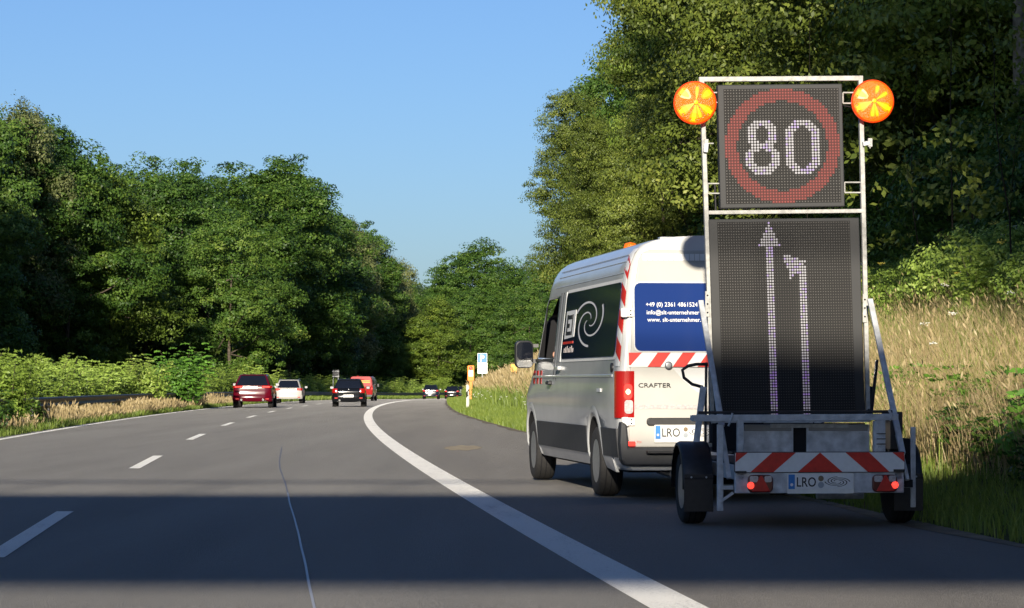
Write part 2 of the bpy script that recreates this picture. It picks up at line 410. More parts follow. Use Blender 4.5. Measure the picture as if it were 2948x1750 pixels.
# ------------------------------------------------------------------ wheels
def wheel(parent, c, r, wd, side, rimm=M_rim, spokes=5, rr=.62):
    """side = -1 outer face towards -x, +1 towards +x"""
    R = r
    b = MB(); h = wd / 2
    b.lathe([(R * rr, -h * .9), (R * .9, -h), (R * .97, -h * .85), (R, -h * .5), (R, h * .5), (R * .97, h * .85), (R * .9, h), (R * rr, h * .9)], (0, 0, 0), 'x', M_rubber, 36)
    for k in range(3):
        x = (-.5 + k * .5) * wd * .5
        b.lathe([(R * 1.0, x - .006), (R * 1.004, x - .004), (R * 1.004, x + .004), (R * 1.0, x + .006)], (0, 0, 0), 'x', M_dark, 36)
    ty = b.build('wheel', parent); ty.location = c
    b = MB(); s = side
    b.lathe([(R * rr, s * h * .92), (R * rr * .93, s * h * .9), (R * rr * .88, s * h * .45), (R * .2, s * h * .35), (R * .18, s * h * .75), (.001, s * h * .78)], (0, 0, 0), 'x', rimm, 30)
    for k in range(spokes * 2):
        t = 2 * math.pi * k / (spokes * 2)
        b.box((s * h * .42, math.cos(t) * R * rr * .70, math.sin(t) * R * rr * .70), (.01, R * .10, R * .10), M_dark, Matrix.Rotation(t, 3, 'X'))
    b.build('rim', ty)
    return ty

# ------------------------------------------------------------------ the tow van
VX, VY, VRZ = 2.005, 25.43, 0.132
VL = 6.83
def sec_x(z):      # body half-width against height
    return float(np.interp(z, [.30, .40, .55, .70, .90, 1.15, 1.40, 2.10, 2.25, 2.37, 2.45, 2.50, 2.53], [.93, .975, .99, 1.0, 1.012, 1.012, .99, .915, .885, .84, .77, .66, .45]))
def rear_y(z): return .085 * max(0, z - 1.25) / 1.2
def ztop(y): return float(np.interp(y, [0, 4.7, 5.1, 5.5, 5.9, 6.2, 6.5, 6.75, 6.83], [2.53, 2.53, 2.50, 2.34, 1.92, 1.52, 1.32, 1.15, 1.0]))
def make_van():
    t = thing('tow_van', 'silver white high-roof van with blue rear window and red-white warning stripes, towing the sign trailer', 'van', (VX, VY, 0), VRZ)
    zs = [.30, .36, .42, .55, .70, .76, .90, 1.03, 1.15, 1.28, 1.40, 1.60, 1.85, 2.10, 2.25, 2.33, 2.40, 2.45, 2.49, 2.515, 2.53]
    st = [(0, .93), (.015, .965), (.05, .988), (.12, 1.0)] + [(y, 1.0) for y in (.6, 1.4, 2.4, 3.4, 4.2, 4.7, 4.9, 5.1, 5.3, 5.5, 5.7, 5.9, 6.05, 6.2)] + [(6.4, .985), (6.6, .95), (6.75, .88), (6.83, .76)]
    V = []; F = []; half = len(zs); n = half * 2 + 2
    mlist = []
    for (y, ws) in st:
        zt = ztop(y); ring = []
        for z in zs:
            zz = z if z < .9 else .9 + (z - .9) * (zt - .9) / (2.53 - .9)
            ring.append((sec_x(z) * ws if y < 5.2 else sec_x(min(z, 2.53)) * ws * (1 - .10 * max(0, min(1, (zz - 1.2))) * max(0, (y - 5.2) / 1)), zz))
        yy = lambda z: y + (rear_y(z) * max(0, 1 - y / .6))
        row = [(x, yy(z), z) for x, z in ring] + [(.2, yy(ring[-1][1]), ring[-1][1] + .012)] + [(-.2, yy(ring[-1][1]), ring[-1][1] + .012)] + [(-x, yy(z), z) for x, z in reversed(ring)]
        V += row
    for i in range(len(st) - 1):
        for j in range(n):
            a = i * n + j; c_ = i * n + (j + 1) % n; F.append((a, c_, c_ + n, a + n))
    L = (len(st) - 1) * n
    b = MB(); b.add(V, F, M_van, True)
    # end caps as strips
    caps = [];
    for base in (0, L):
        for j in range(half):
            a0 = base + j; a1 = base + j + 1; b0 = base + n - 1 - j; b1 = base + n - 2 - j
            caps.append((a0, a1, b1, b0))
    b.add(V, caps, M_van, False)
    # merge duplicate verts of the caps
    body = b.build('body', t)
    bm = bmesh.new(); bm.from_mesh(body.data); bmesh.ops.remove_doubles(bm, verts=bm.verts, dist=1e-5); bmesh.ops.recalc_face_normals(bm, faces=bm.faces); bm.to_mesh(body.data); bm.free()
    # cutters: wheel arches, driver's window and cab
    cut = MB()
    RA, FA, RW = 1.42, 5.91, .35
    for ya in (RA, FA):
        for s in (-1, 1):
            cut.lathe([(.001, s * .66), (.43, s * .66), (.43, s * 1.2), (.001, s * 1.2)], (0, ya, .37), 'x', M_dark, 40)
            cut.box((s * .93, ya, .25), (.54, .80, .34), M_dark)
    cut.box((0, 5.0, 1.50), (1.80, 1.65, 1.25), M_dark)
    cut.prism([(4.26, 1.40), (5.62, 1.42), (5.30, 2.0), (5.08, 2.07), (4.30, 2.07)], -1.3, -.6, M_dark, lambda x, y, z: Vector((y, x, z)))
    co = cut.build('cutter', t)
    bm = bmesh.new(); bm.from_mesh(co.data); bmesh.ops.remove_doubles(bm, verts=bm.verts, dist=1e-5); bmesh.ops.recalc_face_normals(bm, faces=bm.faces); bm.to_mesh(co.data); bm.free()
    md = body.modifiers.new('b', 'BOOLEAN'); md.object = co; md.operation = 'DIFFERENCE'; md.solver = 'EXACT'; md.use_self = True
    try: md.material_mode = 'TRANSFER'
    except Exception: pass
    bpy.context.view_layer.update()
    me = bpy.data.meshes.new_from_object(body.evaluated_get(bpy.context.evaluated_depsgraph_get()))
    body.modifiers.clear(); body.data = me; bpy.data.objects.remove(co)
    # rear ends slightly rounded shading
    for ya in (RA, FA):
        for s in (-1, 1):
            wheel(t, (s * .875, ya, RW), RW, .235, s, M_rim)
    def sp(x, y, z, off):  # point on the left/right side surface
        return Vector((x * (sec_x(z) + off), y, z))
    def side_poly(poly, s, off, thick, m, name, par=t):
        b = MB(); n = len(poly); V = [sp(s, y, z, off) for y, z in poly] + [sp(s, y, z, off - thick) for y, z in poly]
        f = [tuple(range(n)), tuple(range(2 * n - 1, n - 1, -1))] + [(k, n + k, n + (k + 1) % n, (k + 1) % n) for k in range(n)]
        b.add(V, f, m); return b.build(name, par)
    for s in (-1, 1):
        # window frame and glass panel
        fr = side_poly(rrect(.19, 3.72, 1.355, 2.135, .10), s, .006, .02, M_whitep, 'window_frame')
        gl = side_poly(rrect(.23, 3.66, 1.39, 2.10, .09), s, .014, .02, M_glassn, 'side_window')
        # grey lower cladding, cut by the arches
        for (y0, y1) in ((.06, .96), (1.86, 5.44)):
            side_poly([(y0, .42), (y1 - (.04 if y1 < 1 else 0), .42), (y1, .695), (y0 + .0, .695)], s, .018, .03, M_clad, 'cladding')
        side_poly([(1.93, .30), (5.40, .30), (5.40, .415), (1.93, .415)], s, .004, .03, M_van, 'sill')
        side_poly([(.45, .27), (.98, .30), (.96, .44), (.45, .44)], s, .016, .03, M_van, 'rear_sill')
        # arch lips
        for ya in (RA, FA):
            b = MB()
            P_ = []
            for k in range(15):
                a = math.radians(-8 + 196 * k / 14); P_.append((ya + math.cos(a) * .455, .385 + math.sin(a) * .475))
            V = []; 
            for (y, z) in P_:
                dy, dz = y - ya, z - .385; q = math.hypot(dy, dz); u = (dy / q, dz / q)
                for rr_, o_ in ((-.03, .0), (-.025, .014), (.015, .016), (.05, .003)):
                    zz = z + u[1] * rr_; V.append(sp(s, y + u[0] * rr_, zz, o_))
            F = [(i * 4 + j, i * 4 + j + 1, i * 4 + j + 5, i * 4 + j + 4) for i in range(14) for j in range(3)]
            b.add(V, F, M_van, True); b.build('wheel_arch', t)
        # creases and roof ridges
        for z, y0, y1 in ((2.19, .25, 4.7), (2.30, .28, 4.6), (2.365, .3, 4.6)):
            b = MB(); b.bar(sp(s, y0, z, .003), sp(s, y1, z, .003), .007, .010, M_van, (0, 0, 1)); b.build('body_ridge', t, bevel=.004)
        b = MB(); b.bar(sp(s, .3, 1.20, .001), sp(s, 5.7, 1.20, .001), .018, .03, M_van, (0, 0, 1)); b.build('body_crease', t, bevel=.008)
        # door seams
        def seam(pts, nm='door_seam'):
            b = MB()
            for (a_, c_) in zip(pts, pts[1:]): b.bar(sp(s, a_[0], a_[1], .001), sp(s, c_[0], c_[1], .001), .012, .010, M_dark, (s, 0, 0))
            b.build(nm, t)
        seam([(4.16, .42), (4.16, 1.2), (4.14, 2.12)]); seam([(3.98, .42), (3.98, 1.2), (3.98, 2.12)])
        seam([(5.50, .60), (5.62, 1.2), (5.72, 1.4)])
        if s < 0: pass
    # B pillar pale trim and window surround on the driver's door
    side_poly([(3.76, 1.36), (3.94, 1.36), (3.94, 2.12), (3.76, 2.12)], -1, .006, .02, M_van, 'door_pillar')
    side_poly([(4.24, 1.36), (5.66, 1.38), (5.64, 1.405), (4.24, 1.395)], -1, .008, .02, M_black, 'window_trim')
    # front windscreen
    b = MB(); b.add([(-.66, 5.16, 2.43), (.66, 5.16, 2.43), (.86, 6.14, 1.52), (-.86, 6.14, 1.52), ], [(0, 1, 2, 3)], M_glass)
    for i in range(4): pass
    o = b.build('windscreen', t); o.location = (0, .05, .03)
    # handles
    for y, z in ((4.36, 1.13), (3.72, 1.29), ):
        b = MB(); p = sp(-1, y, z, .0); b.box((p.x - .02, y, z), (.05, .20, .045), M_black if y > 4 else M_van); b.build('door_handle', t, bevel=.012)
    # small side marks and filler cap
    b = MB(); p = sp(-1, 1.05, 1.06, .004); b.box((p.x, 1.05, 1.06), (.014, .22, .035), M_white); b.build('side_marker', t)
    b = MB(); b.lathe([(.045, 0), (.045, -.02), (.001, -.024)], (sp(-1, .33, 1.28, 0).x - .0, .33, 1.28), 'x', M_black, 16); b.build('slide_rail_stop', t)
    # red-white edge stripes on front wing/door and rear corner
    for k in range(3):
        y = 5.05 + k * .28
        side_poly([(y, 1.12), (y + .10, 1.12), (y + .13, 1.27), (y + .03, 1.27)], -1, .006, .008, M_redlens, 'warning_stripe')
    # rear corner stripe band (left and right)
    for s in (-1, 1):
        b = MB(); V = []
        def cp(z, u):  # wraps the rear corner, u 0..1
            ws = np.interp(u, [0, .33, .66, 1], [1.0, 1.0, .992, .98]); yy = np.interp(u, [0, .33, .66, 1], [.20, .12, .06, .028])
            return Vector((s * (sec_x(z) * ws + .006), yy + rear_y(z) - .006 - .004 * u, z))
        zz = np.linspace(1.29, 2.42, 24)
        for z in zz:
            for u in (0, .33, .66, 1): V.append(cp(z, u))
        b.add(V, [(i * 4 + j, i * 4 + j + 1, i * 4 + j + 5, i * 4 + j + 4) for i in range(23) for j in range(3)], M_white)
        b.build('corner_strip', t)
        b = MB()
        for k in range(4):
            z0 = 1.33 + k * .262
            pts = []
            for u, dz in ((0, 0.10), (.33, .067), (.66, .033), (1, 0)):
                p = cp(z0 + dz, u); q = cp(z0 + dz + .15, u)
                for r_ in (p, q): r_.x += s * .002; r_.y -= .002; pts.append(r_)
            b.add(pts, [(0, 2, 3, 1), (2, 4, 5, 3), (4, 6, 7, 5)], M_red)
        b.build('warning_stripe', t)
    # ---- rear face
    def RP(x, z, off=0.0): return Vector((x, rear_y(z) - off, z))
    def rear_poly(poly, y_off, thick, m, name, par=t, bevel=0):
        b = MB(); b.prism(poly, 0, 1, m, lambda x, y, z: RP(x, z, y_off - thick * y)); return b.build(name, par, bevel=bevel)
    for s in (-1, 1):
        if s < 0: poly = [(-.905, .52), (-.008, .52), (-.008, 2.40), (-.70, 2.40), (-.765, 2.37), (-.80, 2.30), (-.862, 1.9), (-.89, 1.3), (-.905, .9)]
        else: poly = [(.008, .52), (.905, .52), (.905, .9), (.89, 1.3), (.862, 1.9), (.80, 2.30), (.765, 2.37), (.70, 2.40), (.008, 2.40)]
        d = rear_poly(poly, .022, .03, M_vansun, 'rear_door', bevel=.012)
        wp = rrect(-.845, -.07, 1.435, 2.085, .06)
        if s > 0: wp = [(-x, z) for x, z in wp]
        rear_poly([((x * 1.012), z + (.012 if z > 1.75 else -.012)) for x, z in wp], .025, .01, M_van, 'window_rim', d)
        rear_poly(wp, .029, .01, M_glassb if s < 0 else M_glassb, 'rear_window', d)
        # reflective band under the roof and low on the door
        for z0, z1 in ((2.30, 2.365), (.885, .925)):
            b = MB()
            x0, x1 = (-.76, -.05) if z0 > 2 else (-.88, -.03)
            for k in range(14):
                xa = x0 + (x1 - x0) * k / 14; xb = x0 + (x1 - x0) * (k + .88) / 14
                b.prism([(xa, z0), (xb, z0), (xb, z1), (xa, z1)], .0, .003, M_clear if z0 < 2 else M_white, lambda x, y, z: RP(x if s < 0 else -x, z, .026 - y))
            b.build('reflective_tape', d)
        # hinges
        for z in (1.80, .765):
            b = MB(); b.box((s * .915, RP(0, z).y - .032, z), (.125, .03, .075), M_whitep); b.box((s * .945, RP(0, z).y - .05, z), (.05, .02, .085), M_whitep)
            for dz in (-.018, .018): b.box((s * .885, RP(0, z).y - .049, z + dz), (.014, .006, .014), M_dark)
            b.build('hinge', t, bevel=.005)
        # chevron band
        b = MB(); x0, x1 = -.905, -.03
        b.prism([(x0, 1.285), (x1, 1.285), (x1, 1.42), (x0, 1.42)], 0, .004, M_white, lambda x, y, z: RP(x if s < 0 else -x, z, .027 - y)); b.build('warning_band', d)
        b = MB()
        for k in range(4):
            xa = -.97 + k * .243
            pl = [(max(x0, xa), 1.285), (max(x0, xa + .125), 1.285), (xa + .225, 1.42), (max(x0, xa + .10), 1.42)]
            if k == 0: pl = [(x0, 1.285 + .02), (xa + .225, 1.42), (x0, 1.42)]; pl = [(x0, 1.30), (x0 + .015, 1.30), (x0 + .125, 1.42), (x0, 1.42)]
            b.prism([(min(x, x1), z) for x, z in pl], 0, .003, M_red, lambda x, y, z: RP(x if s < 0 else -x, z, .030 - y))
        b.build('warning_stripe', d)
        # tail lamp cluster wrapping the corner
        b = MB()
        def lamp(z0, z1, m, bulge=.0, x0=.855, mb=None):
            zz = np.linspace(z0, z1, 5); V = []
            for z in zz:
                for (u, yy) in ((x0, -.034), (.94, -.034), (.985, -.018), (1.014, .03), (1.022, .115)):
                    V.append(Vector((s * (u - bulge * (u > 1)), yy - bulge, z)))
            (mb or b).add(V, [(i * 5 + j, i * 5 + j + 1, i * 5 + j + 6, i * 5 + j + 5) for i in range(4) for j in range(4)], m, True)
            return b
        lamp(.80, 1.245, M_redlens); tl = b.build('tail_lamp', t)
        tl.location.y = .005
        for z0, z1, m, x0, x1 in ((.98, 1.12, M_redlit, .875, .955), (1.02, 1.075, M_hotlit, .892, .94), (.84, .97, M_clear, .868, .95)):
            b = MB(); b.prism(rrect(x0, x1, z0, z1, .03), 0, .006, m, lambda x, y, z: Vector((s * x, -.044 + y - (.004 if m is M_hotlit else 0), z)))
            b.build('bulb' if m is not M_clear else 'reversing_lamp', tl)
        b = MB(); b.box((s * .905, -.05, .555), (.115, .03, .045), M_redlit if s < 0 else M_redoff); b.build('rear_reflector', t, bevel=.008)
    d = None
    # lock, badge, handle bar, plate
    b = MB(); b.lathe([(.036, .0), (.036, -.018), (.02, -.02), (.001, -.02)], (-.525, -.028, 1.30), 'y', M_rim, 20); b.build('lock', t)
    b = MB(); b.prism(rrect(-.735, .40, .725, .80, .03), 0, .05, M_black, lambda x, y, z: Vector((x, -.045 + y, z))); b.build('handle_bar', t, bevel=.01)
    text_obj('CRAFTER', .042, 1.9, M_chrome, t, (-.815, -.030, 1.09), name='badge', bold=.01, width=.315)
    text_obj('+49 (0) 2361 4861524', .042, .8, M_text, t, (-.735, RP(0, 1.86).y - .034, 1.86), (math.radians(86), 0, 0), width=.50, bold=.004)
    text_obj('info@slt-unternehmer', .042, .8, M_text, t, (-.728, RP(0, 1.785).y - .034, 1.785), (math.radians(86), 0, 0), width=.51, bold=.004)
    text_obj('www. slt-unternehmer.', .042, .8, M_text, t, (-.724, RP(0, 1.71).y - .034, 1.715), (math.radians(86), 0, 0), width=.52, bold=.004)
    text_obj('TDI', .02, 1, M_red, t, (-.83, -.028, .56), name='badge')
    plate(t, (-.655, -.045, .60), .125, .58, True)
    b = MB(); b.prism([(-.99, .77), (-.93, .74), (-.91, .52), (.91, .52), (.93, .74), (.99, .77), (1.0, .56), (.985, .40), (.95, .345), (-.95, .345), (-.985, .40), (-1.0, .56)], -.075, .10, M_clad)
    b.build('bumper', t, bevel=.02)
    b = MB(); b.box((0, -.095, .475), (1.5, .10, .03), M_black); b.build('bumper_step', t, bevel=.01)
    # underbody bits
    b = MB(); b.box((0, .6, .33), (1.5, .9, .10), M_dark); b.tube([(-.45, .1, .26), (-.45, .9, .28)], .04, M_rim); b.box((0, 3.2, .30), (1.6, 5.2, .08), M_dark); b.box((0, RA, .35), (1.4, .10, .10), M_dark); b.build('underbody', t)
    b = MB(); b.bar((0, .1, .38), (0, -.35, .40), .06, .05, M_dark, (0, 0, 1)); b.tube([(0, -.35, .40), (0, -.37, .48)], .025, M_chrome); b.build('tow_bar', t)
    # mudguard pale inner of arch
    # window graphics on the left pane
    gl = [o for o in t.children if o.name.startswith('side_window')][0]
    def sg(poly, m, nm, off=.017): return side_poly(poly, -1, off, .004, m, nm, gl)
    sg([(3.53, 1.90), (2.88, 1.905), (2.88, 1.62), (3.53, 1.60)], M_white, 'window_sticker')
    b_ = [sg([(y0, z0), (y1, z0), (y1, z1), (y0, z1)], M_txtk, 'sticker_mark', .0195) for (y0, y1, z0, z1) in ((3.36, 3.44, 1.64, 1.86), (3.10, 3.36, 1.81, 1.855), (3.22, 3.36, 1.72, 1.765), (3.10, 3.36, 1.64, 1.68), (3.02, 3.08, 1.64, 1.86))]
    # white swirl standing in for the blurred logo
    b = MB()
    for turn in range(3):
        V = []; n = 40
        for k in range(n):
            a = .4 + turn * 2.1 + k / n * 4.2; r0 = .42 * (1 - k / n) + .05
            yc, zc = 1.95, 1.76
            for w_ in (0, .045 * (1 - .5 * k / n)):
                yy = yc + math.cos(a) * (r0 + w_) * 1.9; z_ = zc + math.sin(a) * (r0 + w_) * .52
                V.append(sp(-1, min(3.3, max(.6, yy)), z_, .018))
        b.add(V, [(2 * i, 2 * i + 1, 2 * i + 3, 2 * i + 2) for i in range(n - 1)], M_white)
    b.build('window_graphic', gl)
    sg([(3.60, 1.545), (2.90, 1.55), (2.90, 1.575), (3.60, 1.572)], M_red, 'sticker_line')
    for k in range(7):
        y0 = 3.50 - k * .10; sg([(y0, 1.455), (y0 - .045, 1.455), (y0 - .045, 1.50 + .012 * (k % 3)), (y0, 1.50 + .012 * (k % 3))], M_clear, 'sticker_mark')
    # mirrors
    for s in (-1, 1):
        x = s * 1.13
        b = MB(); b.prism(rrect(x - .105, x + .105, 1.30, 1.62, .06), 5.62, 5.74, M_black); mr = b.build('mirror', t, bevel=.02)
        b = MB(); b.prism(rrect(x - .09, x + .09, 1.40, 1.60, .05), 5.606, 5.62, M_glass); b.build('mirror_glass', mr)
        b = MB(); b.prism(rrect(x - .09, x + .09, 1.31, 1.39, .035), 5.606, 5.62, mat('bright_mirror%d' % s, (.75, .75, .75), .15, metal=1)); b.build('mirror_glass', mr)
        b = MB(); b.bar((s * .98, 5.66, 1.38), (s * 1.08, 5.68, 1.38), .05, .05, M_black, (0, 0, 1)); b.bar((s * .96, 5.66, 1.56), (s * 1.08, 5.68, 1.56), .04, .04, M_black, (0, 0, 1)); b.build('mirror_arm', mr)
    # roof beacon and rear roof lip
    b = MB(); b.lathe([(.075, 0), (.075, .05), (.06, .10), (.001, .115)], (-.30, 3.3, 2.53), 'z', M_amber, 18); b.build('roof_beacon', t)
    b = MB(); b.box((0, .20, 2.515), (1.15, .12, .035), M_van); b.build('roof_spoiler', t, bevel=.012)
    return t

def plate(par, loc, h, w_, letters, tail=None):
    """number plate: origin at lower left of the plate"""
    x, y, z = loc
    b = MB(); b.prism(rrect(x - .008, x + w_ + .008, z - .035, z + h + .008, .008), y, y + .008, M_whitep); pl = b.build('number_plate', par)
    b = MB(); b.prism(rrect(x, x + w_, z, z + h, .01), y - .004, y, M_white); b.build('plate_face', pl)
    bb = MB(); bb.prism([(x, z), (x + .05, z), (x + .05, z + h), (x, z + h)], y - .006, y - .0035, M_blue)
    bb.lathe([(.012, y - .007), (.001, y - .0075)], (x + .025, 0, z + h * .3), 'y', M_white, 10); bb.build('plate_band', pl)
    if letters:
        text_obj('LRO', h * .66, .8, M_txtk, pl, (x + .065, y - .006, z + h * .17), width=.155 * w_ / .52 * 1.0, bold=.012)
        bb = MB()
        bb.lathe([(.022, y - .007), (.001, y - .0075)], (x + .262 * w_ / .52, 0, z + h * .72), 'y', mat('seal_brown_%g' % z, (.20, .14, .08), .5), 14)
        bb.lathe([(.024, y - .007), (.001, y - .0075)], (x + .262 * w_ / .52, 0, z + h * .28), 'y', mat('seal_grey_%g' % z, (.35, .38, .42), .5), 14)
        bb.build('plate_seal', pl)
        # smeared characters
        bb = MB(); cx, cz, rx, rz = x + .395 * w_ / .52, z + h * .5, .105 * w_ / .52, h * .36
        for turn in range(4):
            V = []; n = 26
            for k in range(n):
                a = turn * 1.57 + k / n * 4.5; r0 = 1 - .72 * k / n
                for dw in (0, .085): V.append((cx + math.cos(a) * rx * (r0 - dw), y - .006, cz + math.sin(a) * rz * (r0 - dw)))
            bb.add(V, [(2 * i, 2 * i + 1, 2 * i + 3, 2 * i + 2) for i in range(n - 1)], M_txtk)
        bb.build('plate_smear', pl)
    return pl
van = make_van()

def make_driver():
    """driver in the cab, left elbow on the open window"""
    t = thing('person', 'van driver in dark shirt with bare left elbow resting on the open window', 'person', (VX, VY, 0), VRZ)
    J = {'pelvis': ((-.50, 4.62, .98), .15), 'waist': ((-.50, 4.58, 1.15), .145), 'chest': ((-.50, 4.55, 1.38), .16), 'neck': ((-.50, 4.57, 1.55), .06),
         'head': ((-.50, 4.60, 1.68), .095), 'crown': ((-.50, 4.60, 1.80), .08), 'shl': ((-.70, 4.57, 1.47), .07), 'ell': ((-.97, 4.42, 1.435), .047), 'wrl': ((-.80, 4.72, 1.47), .03), 'hal': ((-.72, 4.86, 1.47), .035),
         'shr': ((-.30, 4.57, 1.47), .07), 'elr': ((-.24, 4.75, 1.22), .05), 'wrr': ((-.40, 4.98, 1.28), .032), 'har': ((-.46, 5.06, 1.30), .035),
         'hil': ((-.60, 4.65, .95), .10), 'knl': ((-.62, 5.10, 1.0), .07), 'anl': ((-.62, 5.40, .92), .05), 'hir': ((-.40, 4.65, .95), .10), 'knr': ((-.38, 5.10, 1.0), .07), 'anr': ((-.38, 5.40, .92), .05)}
    E_ = [('pelvis', 'waist'), ('waist', 'chest'), ('chest', 'neck'), ('neck', 'head'), ('head', 'crown'), ('chest', 'shl'), ('shl', 'ell'), ('ell', 'wrl'), ('wrl', 'hal'), ('chest', 'shr'), ('shr', 'elr'), ('elr', 'wrr'), ('wrr', 'har'),
          ('pelvis', 'hil'), ('hil', 'knl'), ('knl', 'anl'), ('pelvis', 'hir'), ('hir', 'knr'), ('knr', 'anr')]
    ks = list(J); V = [J[k][0] for k in ks]; Ei = [(ks.index(a), ks.index(c)) for a, c in E_]; R = [J[k][1] for k in ks]
    for hand, dirx in (('hal', 1), ('har', 1)):
        hi = ks.index(hand); hx, hy, hz = V[hi]
        for q in range(5):
            a = len(V); V.append((hx + (q - 2) * .017, hy + .05 + .006 * (2 - abs(q - 2)), hz - .005)); R.append(.009)
            V.append((hx + (q - 2) * .018, hy + .08, hz - .03)); R.append(.008); Ei += [(hi, a), (a, a + 1)]
    me = bpy.data.meshes.new('body'); me.from_pydata(V, Ei, []); me.materials.append(M_skin); o = link('body', me, t)
    o.modifiers.new('s', 'SKIN'); q = o.modifiers.new('ss', 'SUBSURF'); q.levels = 1; q.render_levels = 1
    sv = me.skin_vertices[0].data
    for i, r in enumerate(R): sv[i].radius = (r, r)
    sv[0].use_root = True
    # shirt over the torso, short sleeves
    V = [J[k][0] for k in ('pelvis', 'waist', 'chest')] + [(-.66, 4.565, 1.47), (-.79, 4.52, 1.46), (-.34, 4.565, 1.47), (-.27, 4.66, 1.36)]
    me = bpy.data.meshes.new('shirt'); me.from_pydata(V, [(0, 1), (1, 2), (2, 3), (3, 4), (2, 5), (5, 6)], []); me.materials.append(M_shirt); o = link('shirt', me, t)
    o.modifiers.new('s', 'SKIN'); q = o.modifiers.new('ss', 'SUBSURF'); q.levels = 1; q.render_levels = 1
    for i, r in enumerate([.17, .165, .18, .09, .07, .09, .07]): me.skin_vertices[0].data[i].radius = (r, r)
    me.skin_vertices[0].data[0].use_root = True
    b = MB(); b.lathe([(.001, 1.835), (.06, 1.825), (.095, 1.78), (.102, 1.72), (.098, 1.69)], (-.50, 4.585, 0), 'z', M_txtk, 16); b.build('hair', t)
make_driver()

